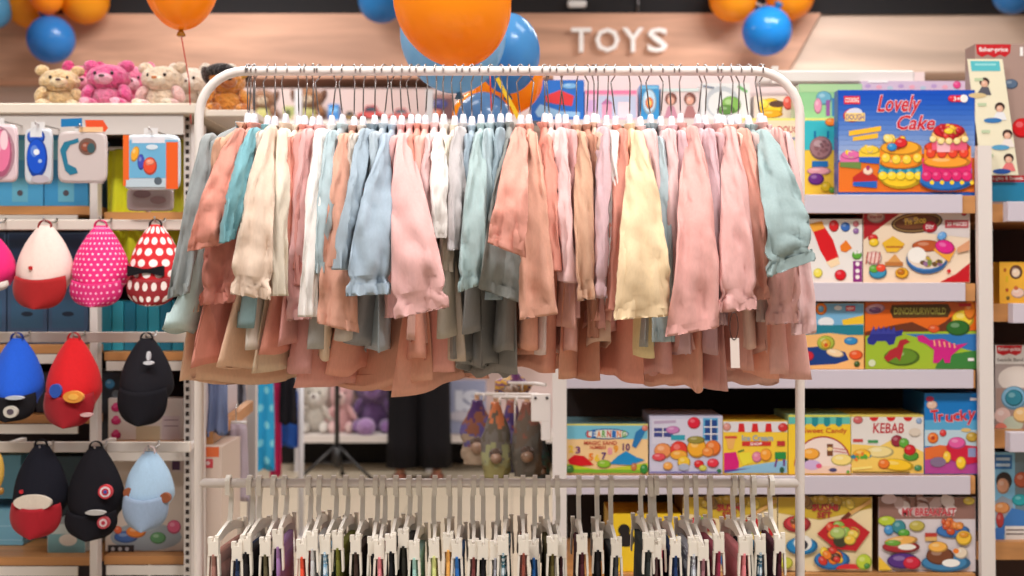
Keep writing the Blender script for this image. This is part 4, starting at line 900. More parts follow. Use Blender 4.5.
# --- lowest shelf
z5 = SZ[574] + .0005
def sushi(x0, lab):
    t, A = toy_box(x0, 497, x0 + 94, 571.4, DB, .2, (244, 222, 176), (150, 110, 60), lab, zb=z5); o = x0 - 778
    A.poly([(o + 778.4, 497.4), (o + 871.6, 497.4), (o + 871.6, 508), (o + 820, 520), (o + 778.4, 513)], (206, 172, 50)); A.food(o + 825, 503, 44, [(190, 150, 40), (150, 110, 60), (226, 196, 80)], 18, 7, .16, .12)
    A.text('SUSHI', o + 812, 504, o + 838, 511, (170, 36, 50), .05, .04); A.text('SET', o + 817, 512, o + 832, 518, (170, 36, 50), .05, .03); A.line([(o + 846, 516), (o + 871, 501)], 3.4, (220, 170, 100)); A.line([(o + 842, 520), (o + 850, 513)], 4, (110, 50, 30))
    A.plate(o + 797, 524, 14, (190, 40, 50), [YE, (230, 120, 50), GR, (120, 70, 40)], 8, 4, .6)
    A.poly([(o + 817, 534), (o + 829, 522), (o + 851, 518), (o + 870, 532), (o + 856, 551), (o + 836, 549)], (196, 26, 40)); A.food(o + 842, 532, 22, [(230, 80, 50), (240, 210, 90), (60, 60, 40), (150, 190, 80), (240, 150, 60)], 18, 9, .6, .26); A.ell(o + 838, 533, 8, 6, (176, 200, 110)); A.ell(o + 850, 540, 6, 5, (240, 200, 70))
    A.ell(o + 802, 546, 16, 9, (30, 130, 190)); A.ell(o + 803, 543, 9, 8, (236, 232, 226)); A.ell(o + 803, 545, 5, 5, (50, 50, 60))
    A.ell(o + 832, 560, 18, 10, (40, 120, 190)); A.food(o + 830, 556, 16, [OR, (210, 50, 40), YE, (90, 50, 30)], 14, 6, .55, .28); A.ell(o + 850, 569, 14, 5, (214, 40, 50), a0=0, a1=180); A.ell(o + 864, 562, 8, 8, (190, 210, 60)); A.ell(o + 867, 566, 3, 3, (70, 140, 60)); A.ell(o + 786, 563, 7, 6, (200, 200, 70)); A.line([(o + 783, 571), (o + 806, 571)], .7, BLK); A.build(t)
sushi(778, 'yellow sushi dough box beside the dark gap on the lowest shelf')
sushi(683, 'yellow sushi dough box seen behind the clip hangers')
t, A = toy_box(878.5, 497, 975.5, 571.4, DB, .2, (222, 212, 216), (110, 70, 40), 'white dough box with breakfast plates and a brown heading on the lowest shelf', zb=z5)
A.rect(878.8, 497.4, 975.2, 519, (150, 110, 100)); A.food(926, 506, 46, [(196, 170, 170), (120, 76, 66), (220, 206, 206)], 22, 3, .2, .13); A.text('MY BREAKFAST', 902, 508, 956, 516, (196, 50, 66), .04, .03, 0, ((232, 200, 196), .02)); A.ell(969, 501, 6, 4, (220, 190, 80)); A.ell(889, 499, 8, 5, (214, 190, 196))
A.ell(887, 521, 9, 5, (190, 210, 60)); A.ell(889, 530, 5, 5, (70, 150, 210)); A.ell(899, 527, 7, 7, (60, 140, 150)); A.ell(904, 533, 6, 4, (90, 170, 60)); A.ell(917, 526, 8, 5.5, (196, 180, 80)); A.rect(925, 533, 937, 537, (190, 60, 50)); A.rect(925, 537, 937, 541, (224, 180, 110)); A.ell(953, 531, 17, 7, (60, 120, 190)); A.food(952, 525, 15, [(226, 110, 50), (240, 150, 70), (206, 80, 40)], 18, 9, .6, .24); A.ell(964, 538, 8, 7.5, (244, 196, 60)); A.ell(964, 535, 5, 3, (226, 150, 40))
A.ell(901, 547, 19, 6, (170, 40, 50)); A.ell(901, 541, 17, 5, (240, 180, 90), rot=-6); A.ell(893, 543, 8, 3, (110, 170, 60)); A.ell(907, 547, 9, 3, (240, 236, 226)); A.ell(903, 561, 16, 8, (84, 44, 130)); A.ell(912, 563, 9, 6.5, (206, 30, 60)); A.ell(946, 563, 25, 9, (60, 130, 180)); A.ell(940, 556, 14, 9, (120, 66, 40)); A.ell(938, 547, 10, 5.5, (244, 180, 80)); A.ell(961, 553, 7, 6, (232, 214, 190)); A.ell(956, 551, 3, 2.5, OR); A.ell(951, 563, 9, 4, (246, 244, 240)); A.poly([(878.8, 571), (878.8, 556), (893, 571)], (240, 196, 60)); A.line([(880, 570.2), (930, 570.2)], .7, BLK); A.build(t)
t, A = toy_box(609, 514, 681, 571.4, DB, .2, (244, 204, 40), (226, 186, 40), 'plain yellow toy box with a black dog shape behind the clip hangers', zb=z5)
A.ell(624, 530, 6, 6, BLK); A.ell(626, 540, 9, 7, BLK); A.ell(655, 548, 14, 10, (236, 120, 40)); A.build(t)
# --- high shelf behind the hangers
DU = 3.93; zu = PZ(119.5, 3.9) + .0005
G2 = 'boxed toys on the high shelf behind the rail'
t, A = toy_box(531, 80, 584, 119, DU, .12, (40, 110, 200), (30, 80, 150), 'blue toy box with a red swoosh behind the upper rail', group=G2, zb=zu)
A.poly([(545, 96), (560, 90), (574, 96), (572, 106), (556, 104), (546, 102)], (214, 60, 66)); A.poly([(535, 112), (540, 104), (560, 111), (580, 112), (580, 117), (538, 117)], (150, 196, 236)); A.ell(570, 86, 8, 3, (120, 180, 230)); A.build(t)
t, A = toy_box(585, 90, 637, 119, DU, .14, (226, 190, 214), (214, 180, 206), 'pink and lilac play set box behind the upper rail', group=G2, zb=zu)
A.rect(598, 96, 636, 118, (190, 200, 226)); A.rect(585.4, 90.4, 636.6, 94, (236, 130, 170)); A.rect(602, 104, 612, 118, (226, 160, 190)); A.rect(618, 102, 630, 118, (240, 220, 230)); A.poly([(601, 104), (607, 98), (613, 104)], (190, 120, 170)); A.rect(588, 100, 596, 112, (206, 170, 216)); A.build(t)
t, A = toy_box(640, 85, 659, 119, DU, .08, (60, 150, 210), (50, 130, 190), 'narrow blue toy box with an orange flower behind the upper rail', group=G2, zb=zu)
A.ell(649.5, 102, 7, 13, (190, 220, 240)); A.ell(649.5, 103, 4, 6, (236, 130, 80)); A.ell(649.5, 103, 1.8, 2.5, (246, 220, 120)); A.rect(641, 86, 658, 89, (120, 190, 230)); A.build(t)
t, A = toy_box(661, 88, 699.5, 119, DU, .1, (226, 206, 206), (214, 196, 200), 'pale toy box picturing two dolls behind the upper rail', group=G2, zb=zu)
for cx in (671, 690): A.ell(cx, 99, 6, 6.5, (130, 80, 70)); A.ell(cx, 101, 4, 4.6, (226, 170, 150)); A.poly([(cx - 7, 118), (cx - 3, 106), (cx + 3, 106), (cx + 7, 118)], (200, 140, 160) if cx < 680 else (176, 120, 120))
A.rect(661.4, 88.4, 699, 91.5, (210, 226, 226)); A.build(t)
t, A = toy_box(700.5, 83, 750, 119, DU, .1, (226, 226, 228), (210, 214, 214), 'white toy box with a green shape behind the upper rail', group=G2, zb=zu)
A.ell(722, 102, 17, 16, (190, 196, 204)); A.ell(722, 104, 14, 13, (226, 228, 230)); A.ell(731, 105, 10, 9, (130, 180, 90)); A.ell(726, 110, 9, 5, (96, 140, 70)); A.line([(738, 86), (747, 92)], 3, (110, 180, 110)); A.line([(703, 86), (714, 88)], 2, (120, 130, 150)); A.build(t)
t, A = toy_box(754, 96, 794, 119, DU, .1, (226, 206, 196), (214, 196, 190), 'pale toy box with a yellow and red toy behind the rack corner', group=G2, zb=zu)
A.ell(771, 108, 12, 10, (246, 196, 40)); A.ell(771, 114, 12, 4, (226, 160, 30)); A.ell(777, 104, 8, 3.5, (90, 60, 50)); A.ell(788, 103, 5, 7, (226, 90, 80)); A.ell(764, 104, 5, 5, (250, 216, 80)); A.build(t)
# --- bay at the far end
G3 = 'boxed toys of the end bay'
t, A = toy_box(975, 44, 1062, 202, 3.66, .08, (168, 140, 130), (150, 124, 116), 'tall grey brown baby toy box with a red logo behind the leaning leaflet', group=G3, zb=PZ(203, D3) + .0005)
A.poly([(976, 44.4), (1011, 44.4), (1010, 53), (1005, 57), (1000, 54.5), (994, 57.5), (988, 54.5), (982, 57), (977, 54)], (196, 30, 40)); A.text('fisher-price', 979, 47, 1008, 53, WHT2, 0, .02); A.ell(1011, 84, 7, 5, (90, 110, 136)); A.ell(1022, 128, 10, 10, (214, 24, 30)); A.rect(990, 175.5, 1061, 182, (190, 30, 40)); A.text('Lights & Sounds', 993, 176.5, 1023, 181, WHT2); A.rect(990, 182, 1061, 201.5, (40, 130, 170)); A.ell(1040, 100, 14, 18, (120, 90, 80)); A.text('1', 1020, 47, 1023, 56, WHT2); A.build(t)
t = thing('leaflet', 'tall cream leaflet with small child pictures leaning on the brown box', 'leaflet', P(1000, 176, 3.6))
A = Art(3.63)
mb = MB(); pt = [(967.5, 59), (1002.5, 59), (1018.5, 175), (982, 175)]
ff = [P(x, y, 3.63) for x, y in pt]; mb.loft([[ff[3], ff[2], ff[1], ff[0]], [v + Vector((0, .004, 0)) for v in (ff[3], ff[2], ff[1], ff[0])]], M((236, 228, 200), 'print'), smooth=False); mb.build('board', t)
def sk(x, y): return (x + (y - 59) * .135, y)
A.poly([sk(970, 61), sk(999, 61), sk(999, 71), sk(970, 71)], (90, 190, 200)); A.line([(975, 64.5), (996, 64.5)], 2, (150, 216, 220))
for k, (y, c, hx) in enumerate(((92, (90, 90, 100), 0), (117, (190, 60, 70), 12), (144, (236, 226, 220), 16), (168, (226, 120, 120), 14))):
    x, _ = sk(976 + hx, y); A.ell(x + 4, y - 10, 5, 4.6, (60, 40, 36)); A.ell(x + 4, y - 8, 3.6, 3.8, (226, 176, 150)); A.poly([(x - 4, y + 3), (x + 1, y - 5), (x + 8, y - 5), (x + 11, y + 3)], c if k != 1 else (232, 232, 236)); A.ell(x - 3, y + 3.4, 9, 2.6, [(214, 190, 140), (60, 120, 180), (90, 160, 200), (40, 80, 150)][k]); A.rect(*sk(972, y - 14), sk(980, y - 10)[0], y - 11, (190, 206, 170))
A.build(t)
t, A = toy_box(999.5, 262, 1062, 302, 3.66, .12, (244, 184, 60), (226, 160, 50), 'orange yellow box with a brown monkey face', group=G3, zb=PZ(304, D3) + .0005)
A.ell(1016, 272, 6.5, 7, (110, 70, 50)); A.ell(1016, 273, 4.4, 4.6, (240, 214, 186)); A.ell(1018, 293, 7, 5, (240, 206, 190)); A.ell(1016, 288, 2.2, 2.2, (206, 110, 60)); A.ell(1007, 290, 1.6, 2, (190, 90, 40)); A.ell(1008, 298, 1.8, 2, (120, 100, 50)); A.ell(1005, 270, 1.4, 2, (190, 100, 40)); A.rect(1006, 276, 1008, 282, (226, 190, 40)); A.build(t)
t, A = toy_box(995, 345, 1062, 430, 3.66, .14, (176, 160, 156), (110, 90, 90), 'white topped baby toy box with a red logo and round blue toy', group=G3, zb=PZ(432, D3) + .0005)
A.rect(995.4, 345.4, 1061.6, 364, (232, 226, 222)); A.poly([(996.5, 345.5), (1022, 345.5), (1021, 353), (1016, 355.5), (1009, 353.5), (1003, 355.5), (997, 353)], (206, 30, 40)); A.text('fisher-price', 998, 347, 1020.5, 352, WHT2, 0, .02); A.text('Seaside Band', 997, 358, 1023, 361.5, (130, 120, 116)); A.ell(1017, 379, 19, 13, (226, 214, 206)); A.rect(996, 388, 1061, 430, (170, 140, 130)); A.ell(1014, 398, 13, 12, (130, 180, 210)); A.ell(1014, 398, 9, 8.5, (50, 130, 150)); A.ell(1003, 416, 9, 9, (226, 190, 180)); A.ell(1013, 424, 10, 8, (190, 200, 180)); A.ell(1022, 415, 9, 8, (240, 196, 130)); A.ell(1001, 428, 6, 5, (226, 130, 110), a0=0, a1=180); A.build(t)
t, A = toy_box(994, 452, 1062, 543, 3.66, .14, (130, 190, 226), (70, 120, 170), 'pale blue toy box picturing a dark haired boy', group=G3, zb=PZ(545, D3) + .0005)
A.rect(1015, 452.4, 1061.6, 520, (110, 130, 140)); A.rect(994.4, 455, 1012, 469, (40, 110, 180)); A.line([(996, 459), (1010, 459)], 3, (190, 214, 236)); A.line([(996, 465), (1010, 465)], 3, (190, 214, 236)); A.ell(1004, 481, 8, 9, (50, 36, 34)); A.ell(1003, 486, 6.4, 8, (226, 166, 136)); A.poly([(994.4, 520), (994.4, 502), (1002, 496), (1012, 500), (1016, 520)], (150, 160, 176)); A.ell(1002, 508, 8, 6, (226, 150, 90)); A.poly([(1000, 524), (1012, 508), (1030, 512), (1030, 534), (1004, 534)], (60, 120, 190)); A.ell(1000, 520, 4, 8, (190, 60, 60)); A.ell(1020, 500, 8, 6, (40, 160, 170)); A.ell(1022, 480, 8, 8, (190, 90, 60)); A.rect(994.4, 528, 1004, 542, (60, 120, 200)); A.rect(1005, 526, 1061.6, 542, (226, 220, 216)); A.line([(1006, 530), (1024, 530)], 1.4, (90, 70, 66)); A.line([(1006, 534), (1024, 534)], 1.4, (90, 70, 66)); A.build(t)
# ------------------------------------------------------------------ caps on the hook bars
def bar_hook(px, bar_y, label):
    """steel peg hooked over the bar; a thing of its own"""
    b = Vector((PX(px, HB - .105), HB, PZ(bar_y + 3, HB)))
    mb = MB()
    mb.tube([b + Vector((0, .02, .004)), b + Vector((0, -.002, .010)), b + Vector((0, -.008, 0)), b + Vector((0, -.05, -.004)), b + Vector((0, -.095, -.001)), b + Vector((0, -.102, .010))], .0026, M((200, 196, 196), 'metal'), 7)
    o = mb.build('bar_hook', origin=b); tag(o, label, 'hook', 'steel hooks on the cap bars'); return o
def cap(cx, top, bot, w, split, crown_m, brim_m, label, short, strap_c, bar_y, deco=None, lean=0, back=None):
    """a child's cap hung by its back strap: crown above, peak below"""
    d = HB - .105
    t = thing('cap', label, 'cap', P(cx, bot, d), 'children\'s caps on the hook bars')
    k = d / F; hw = w / 2 * k; zt, zb, zs = PZ(top, d), PZ(bot, d), PZ(split, d); xc = PX(cx, d)
    H = zt - zs + .5 * (zs - zb)
    # crown
    rings = []; n = 32; NR = 15
    for i in range(NR):
        q = i / (NR - 1); z = zt - .006 - (H - .006) * q
        ww = hw * (.15 + .85 * math.sin(min(1, q * 1.3 + .03) * math.pi / 2) ** .84) * (1 - .30 * smooth((q - .72) / .28) ** 1.5)
        dep = .012 + .056 * math.sin(min(1, q * 1.0) * math.pi / 2) ** .9
        rg = []
        for j in range(n):
            a = 2 * math.pi * j / n; ca, sa = math.cos(a), math.sin(a)
            seam = 1 - .018 * (1 if j % 5 == 0 else 0) + .03 * noise.noise(Vector((cx * .3 + ca * 2, q * 3, sa * 2)))
            y = d - (dep * max(0, -sa) * seam if sa < 0 else -dep * .45 * sa)
            rg.append(Vector((xc + lean * q + ww * ca * seam, y + .02, z + .006 * ca * ca * q)))
        rings.append(rg)
    mb = MB(); mb.loft(rings, crown_m, True, True); cr = mb.build('crown', t)
    # top button
    # peak: curved plate hanging down in front
    nx, ny = 17, 14; top_r = []; grid = []
    for i in range(ny):
        v = math.sin(i / (ny - 1) * math.pi / 2); row = []
        for j in range(nx):
            u = -1 + 2 * j / (nx - 1)
            wid = hw * (.86 + .08 * math.sin(min(1, v * 2) * math.pi / 2)) * max(.0, 1 - (v * .998) ** 3.4) ** .42
            x = xc + lean + u * wid
            edge = (zs - zb + .004)
            z = zs + .004 - edge * v - .0 + (-.012 * (1 - u * u) * (1 - v))
            y = d - .044 - .012 * (1 - u * u) - .010 * v + .022 * u * u
            row.append(Vector((x, y, z)))
        grid.append(row)
    mb = MB(); th = Vector((0, .004, 0)); nn = nx * ny
    b0 = mb.add([p for r in grid for p in r]); b1 = mb.add([p + th for r in grid for p in r])
    for i in range(ny - 1):
        for j in range(nx - 1):
            q = [(i * nx + j), ((i + 1) * nx + j), ((i + 1) * nx + j + 1), (i * nx + j + 1)]
            uv = [(j / nx, i / ny), (j / nx, (i + 1) / ny), ((j + 1) / nx, (i + 1) / ny), ((j + 1) / nx, i / ny)]
            mb.face([b0 + x for x in q], brim_m, True, uv); mb.face([b1 + x for x in reversed(q)], brim_m, True, uv)
    for j in range(nx - 1):
        mb.face([b0 + (ny - 1) * nx + j, b1 + (ny - 1) * nx + j, b1 + (ny - 1) * nx + j + 1, b0 + (ny - 1) * nx + j + 1], brim_m); mb.face([b0 + j + 1, b1 + j + 1, b1 + j, b0 + j], brim_m)
    for i in range(ny - 1):
        mb.face([b0 + i * nx, b1 + i * nx, b1 + (i + 1) * nx, b0 + (i + 1) * nx], brim_m); mb.face([b0 + (i + 1) * nx + nx - 1, b1 + (i + 1) * nx + nx - 1, b1 + i * nx + nx - 1, b0 + i * nx + nx - 1], brim_m)
    br = mb.build('peak', t)
    # strap loop on the hook
    mb = MB(); pts = []
    for k_ in range(13):
        a = math.radians(200 - 220 * k_ / 12); pts.append((xc + hw * .22 * math.cos(a), d + .015, zt - .008 + .016 * math.sin(a)))
    mb.strip(pts, .006, .0012, (0, 1, 0), strap_c); mb.build('strap', t)
    for dc in (deco or []):
        # decoration laid on the surface: (name, pixel centre, half sizes px, colour list outward in, part)
        nm, x, y, rx, ry, cols, host = dc[:7]
        yy = d - (.050 if host == 'crown' else .066) + ((x - cx) / (w / 2)) ** 2 * .035
        mb = MB()
        for q, c in enumerate(cols):
            s_ = 1 - q / len(cols); dd = yy - .0016 * (q + 1)
            if nm == 'bow':
                p_ = [P(x + sx_ * rx * 1.0, y + sy_ * ry, dd) for sx_, sy_ in ((-1, -.9), (-.15, -.35), (.15, -.35), (1, -.9), (1, .9), (.15, .35), (-.15, .35), (-1, .9))]
            else:
                p_ = [P(x + rx * s_ * math.cos(a * math.pi / 10), y + ry * s_ * math.sin(a * math.pi / 10), dd) for a in range(20)]
            p2 = [v + Vector((0, .014, 0)) for v in p_]
            mb.loft([p_, p2], M(c, 'fabric'), smooth=False)
        mb.build(nm, cr if host == 'crown' else br)
    bar_hook(cx, bar_y, 'steel hook on the bar holding the ' + short)
    return t
def cf(c): return M(c, 'fabric')
BK = (26, 24, 28)
cap(-10, 234, 292, 48, 282, cf((224, 30, 112)), cf((200, 190, 182)), 'hot pink cap with pale peak, half out of the picture', 'hot pink cap', cf((200, 20, 100)), 219.5)
cap(43, 223, 309, 58, 277, cf((232, 206, 196)), cf((160, 24, 26)), 'cream cap with a dark red peak beside the pink dotted one', 'cream cap', cf((150, 30, 30)), 219.5, [('button', 30, 268, 2, 2, [(190, 40, 40)], 'crown')])
cap(99, 223, 307, 57, 281, M((228, 32, 118), 'dots', .8, ((246, 206, 224), 26, 13, .2, True)), M((206, 30, 108), 'dots', .8, ((236, 170, 200), 11, 6, .2, True)), 'bright pink cap with small white dots', 'pink dotted cap', cf((220, 30, 110)), 219.5)
cap(154, 222, 306, 54, 277, M((206, 24, 34), 'dots', .8, ((246, 236, 232), 13, 6, .34, True)), M((140, 22, 30), 'dots', .8, ((236, 220, 214), 6, 3, .3, True)), 'red cap with large white dots and a black bow', 'red dotted cap', cf((40, 16, 18)), 219.5, [('bow', 145, 271, 18, 6, [BK], 'crown')])
cap(15, 336, 420, 54, 393, cf((30, 92, 214)), cf(BK), 'blue cap with a black peak and round pale badge', 'blue cap', cf((20, 60, 150)), 332, [('badge', 10, 412, 7, 6, [(206, 200, 190), (90, 80, 90)], 'peak'), ('trim_piece', 14, 398, 9, 2, [(190, 196, 206)], 'peak')])
cap(72, 336, 426, 55, 393, cf((214, 24, 32)), cf((150, 18, 30)), 'red cap with a yellow and blue patch above the peak', 'red cap', cf((190, 20, 30)), 332, [('patch', 73, 397, 10, 6, [(226, 150, 60), (240, 180, 80)], 'peak'), ('patch', 55, 391, 6, 7, [(40, 80, 170)], 'peak'), ('badge', 86, 415, 6, 2, [(214, 170, 170)], 'peak')])
cap(145, 336, 424, 54, 388, cf((30, 28, 34)), cf((22, 20, 26)), 'plain black cap with a small white emblem', 'black cap with a white emblem', cf(BK), 332, [('emblem', 148, 356, 1.8, 4.5, [(206, 206, 212)], 'crown'), ('emblem', 148, 363, 5, 2, [(206, 206, 212)], 'crown')])
cap(39, 443, 535, 56, 503, cf((24, 24, 34)), cf((160, 20, 34)), 'black cap with a red peak and a pale printed band', 'black and red cap', cf(BK), 442, [('band', 32, 503, 19, 8, [(220, 206, 190)], 'crown'), ('button', 21, 492, 2, 2, [(200, 40, 50)], 'crown')])
cap(94, 445, 537, 57, 510, cf((26, 24, 30)), cf((24, 22, 28)), 'black cap with a round ringed badge of red, white and blue', 'black cap with the ringed badge', cf(BK), 442, [('badge', 105, 492, 7, 7, [(214, 60, 70), (230, 226, 230), (200, 40, 60), (60, 90, 170)], 'crown'), ('badge', 103, 523, 6, 6, [(190, 70, 80), (220, 200, 204), (180, 50, 70)], 'peak'), ('tag_label', 95, 513, 10, 2.5, [(190, 186, 184)], 'peak')])
cap(148, 450, 528, 50, 494, cf((170, 200, 226)), cf((150, 170, 196)), 'pale blue hat with two small brown ears', 'pale blue hat', cf((220, 200, 200)), 442, [('ear', 128, 493, 5, 5, [(150, 84, 54)], 'crown'), ('ear', 165, 498, 5.5, 5, [(150, 84, 54)], 'crown')])

# ------------------------------------------------------------------ packs hanging above the caps
def pack(x0, y0, x1, y1, d, base, label, name='hanging_pack', cat='pack', thick=.02, hook_to=None, frame=None):
    t = thing(name, label, cat, P((x0 + x1) / 2, y1, d + thick), 'packs hanging over the caps')
    cx, cy = (x0 + x1) / 2, (y0 + y1) / 2; hw, hh = (x1 - x0) / 2 * d / F, (y1 - y0) / 2 * d / F
    c = P(cx, cy, d); rings = []
    for yy, s_ in ((thick, .86), (thick * .5, 1.0), (.002, .97), (0, .9)):
        rg = []
        for j in range(28):
            a = 2 * math.pi * j / 28; ca, sa = math.cos(a), math.sin(a); e = .28
            rg.append(c + Vector((hw * s_ * math.copysign(abs(ca) ** e, ca), yy, hh * s_ * math.copysign(abs(sa) ** e, sa))))
        rings.append(rg)
    mb = MB(); mb.loft(rings, base, True, True, smooth=False); mb.build('pouch', t)
    mb = MB(); mb.box(P(cx - 7, y0 + 2, d + .004), P(cx + 7, y0 - 6, d + .006), M((226, 222, 222), 'plastic')); mb.build('hang_tab', t)
    b = P(cx, y0 - 5, d)
    mb = MB(); mb.tube([b + Vector((0, -.02, .004)), b + Vector((0, -.018, -.004)), b + Vector((0, .06, 0)), Vector((b.x, 3.58, b.z + .004))], .0022, M((206, 200, 198), 'metal'), 7)
    tag(mb.build('peg_hook', origin=(b.x, 3.58, b.z)), 'steel peg hook holding the ' + label.split(' with ')[0].split(' hanging')[0], 'hook', 'peg hooks under the plush shelf')
    return t, Art(d, .0008)
d0 = 3.4
t, A = pack(-22, 124, 17, 182, d0, M((226, 200, 206), 'plastic'), 'clear pink bottle pack half out of the picture', hook_to=0)
A.ell(-2, 153, 17, 27, (236, 180, 196)); A.ell(1, 153, 11, 24, (232, 120, 160)); A.ell(4, 140, 4, 10, (246, 210, 220)); A.build(t)
t, A = pack(24, 128, 52, 184, d0 + .01, M((206, 208, 216), 'plastic'), 'blue bottle pack with a white dot')
A.ell(36, 137, 9, 8, (40, 90, 200)); A.ell(37, 158, 10.5, 20, (26, 84, 206)); A.rect(30, 128, 42, 137, (226, 226, 230)); A.ell(36.5, 152, 3, 3, (236, 240, 248)); A.ell(40, 161, 2, 2, (160, 190, 236)); A.ell(40, 179, 9, 4, (190, 180, 190)); A.build(t)
t, A = pack(57, 131, 107, 183, d0, M((206, 192, 190), 'print'), 'grey bib pack with a round picture and blue band', thick=.012)
A.poly([(61, 119), (82, 118), (82, 126), (61, 127)], (30, 120, 180)); A.poly([(85, 120), (103, 120), (108, 128), (105, 132), (86, 127)], (232, 84, 44)); A.rect(79, 127, 103, 132, (240, 196, 150)); A.ell(87.5, 146.5, 9, 8.5, (120, 90, 80)); A.ell(86, 147, 5, 5, (150, 80, 60)); A.ell(91, 148, 4, 5, (60, 90, 96))
A.poly([(60, 150), (64, 142), (72, 140), (78, 138), (79, 142), (70, 145), (66, 152), (68, 164), (76, 168), (78, 173), (70, 175), (65, 170), (62, 158)], (40, 120, 150)); A.line([(62, 181), (104, 183)], 1, (170, 150, 150)); A.build(t)
t, A = pack(122, 134, 180, 190, d0 - .02, M((206, 216, 226), 'print'), 'orange and blue swimming pack with sea creatures')
A.rect(124, 140, 178, 178, (110, 176, 214)); A.rect(123, 135, 129, 186, (234, 104, 40)); A.rect(166, 142, 178, 189, (234, 96, 36)); A.rect(132, 137, 165, 143, (226, 222, 230)); A.ell(135, 154, 4, 8, (240, 170, 50), rot=15); A.ell(141, 162, 3.6, 8, (70, 80, 180)); A.ell(150, 166, 7, 9, (230, 80, 50)); A.ell(150, 162, 4.5, 3, (246, 150, 120)); A.rect(126, 180, 165, 187, (190, 206, 216)); A.ell(158, 181, 4, 4, (90, 100, 110)); A.ell(152, 147, 6, 2.6, (214, 226, 236)); A.build(t)
t, A = pack(126, 188, 173, 211, d0 + .03, M((170, 152, 150), 'print'), 'dull grey pack hanging below the orange and blue one')
A.ell(142, 194, 9, 4, (130, 104, 106)); A.ell(158, 200, 8, 4, (150, 120, 120)); A.build(t)
# yellow towels folded over the rail behind
def hanging_cloth(x0, x1, y0, y1, d, col, label, name='hanging_towel', cat='towel', seed=0, group=None, wave=.012, taper=0, dots=None):
    t = thing(name, label, cat, P((x0 + x1) / 2, y1, d), group); rings = []
    cx = PX((x0 + x1) / 2, d); hw = (x1 - x0) / 2 * d / F
    for i in range(14):
        q = i / 13; z = PZ(y0 + (y1 - y0) * q, d); rg = []
        w = hw * (.82 + .18 * q + taper * (1 - q)) * (1 if i else .9)
        for j in range(30):
            a = 2 * math.pi * j / 30; ca, sa = math.cos(a), math.sin(a)
            f = wave * (.4 + q) * math.sin(ca * 7 + seed + q * 1.3) + .01 * noise.noise(Vector((ca * 2 + seed, q * 3, seed)))
            rg.append(Vector((cx + w * ca, d + .012 * sa + f, z + .006 * math.sin(ca * 5 + seed) * q)))
        rings.append(rg)
    close_end(rings, .9, .01); mb = MB(); mb.loft(rings, dots or M(col, 'fabric'), True, False); mb.build('cloth', t)
    mb = MB(); mb.tube([(cx - hw * .8, d, PZ(y0, d) + .004), (cx + hw * .8, d, PZ(y0, d) + .004)], .006, M((226, 222, 220), 'plastic'), 8); mb.tube([(cx, d, PZ(y0, d) + .004), (cx, d, PZ(y0, d) + .05), (cx, d + .02, PZ(y0, d) + .065), (cx, d + .03, PZ(y0, d) + .05)], .002, M((190, 186, 186), 'metal'), 6); mb.build('hanger_bar', t)
    return t
hanging_cloth(104, 146, 150, 268, 3.72, (214, 214, 40), 'lime yellow towel hanging behind the orange and blue pack', seed=1, wave=.016)
hanging_cloth(150, 190, 140, 268, 3.76, (206, 204, 60), 'dull yellow towel hanging beside the rack corner', seed=4, wave=.016)

# ------------------------------------------------------------------ goods on the shelves behind the caps
def carton(x0, y0, x1, y1, d, col, label, deco=None, depth=.2, name='storage_box', cat='box', group='boxes on the shelves behind the caps', zb=None):
    z0 = PZ(y1, d) if zb is None else zb
    t = thing(name, label, cat, (PX((x0 + x1) / 2, d), d, z0), group)
    mb = MB(); mb.box((PX(x0, d), d, z0), (PX(x1, d), d + depth, PZ(y0, d)), M(col, 'print'), .002); mb.build('carton', t)
    if deco:
        A = Art(d); deco(A); A.build(t)
    return t
DC = 3.74
def zsh(py): return PZ(py, D2 + .06) + .0005
def dec1(cx): return lambda A: (A.rect(cx - 8, 178, cx + 8, 202, (110, 186, 214)), A.ell(cx, 193, 3, 3, (90, 80, 90)), A.rect(cx - 20, 140, cx + 20, 160, (120, 200, 226)))
carton(-36, 132, 43, 205, 3.71, (84, 170, 218), 'sky blue box behind the pink and blue bottle packs', dec1(20), zb=zsh(206))
carton(44, 134, 88, 205, 3.71, (70, 158, 212), 'mid blue box behind the grey bib pack', dec1(66), zb=zsh(206))
for x0, x1, lab in ((-40, 6, 'behind the hot pink cap'), (7, 47, 'behind the cream cap'), (48, 88, 'between the cream and pink dotted caps')):
    carton(x0, 232, x1, 344, DC, (78, 104, 140), 'slate blue box ' + lab, (lambda a, b: lambda A: (A.rect(a + 2, 234, b - 2, 262, (46, 62, 92)), A.rect(a + 4, 300, b - 4, 328, (70, 110, 146)), A.ell((a + b) / 2, 314, 6, 2.5, (40, 50, 70))))(x0, x1), zb=zsh(345))
for k, x0 in enumerate(range(100, 182, 12)):
    carton(x0, 300 + (k % 3), x0 + 11.4, 352, DC, ((40, 138, 164), (52, 156, 180), (34, 120, 150))[k % 3], 'teal book spine, %s in the row behind the red dotted and black caps' % ('first', 'second', 'third', 'fourth', 'fifth', 'sixth', 'seventh')[k], None, name='book', cat='book', group='teal books behind the caps', depth=.16, zb=zsh(352))
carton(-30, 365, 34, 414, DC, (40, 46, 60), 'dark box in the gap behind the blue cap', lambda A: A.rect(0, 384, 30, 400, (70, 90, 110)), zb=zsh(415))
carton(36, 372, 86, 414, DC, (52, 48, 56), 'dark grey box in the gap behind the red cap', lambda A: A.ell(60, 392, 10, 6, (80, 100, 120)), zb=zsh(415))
carton(101, 372, 122, 441, DC, (44, 50, 60), 'narrow dark box beside the black emblem cap', lambda A: (A.ell(110, 384, 5, 5, (70, 140, 190)), A.ell(116, 394, 4, 4, (120, 130, 140))), zb=zsh(442))
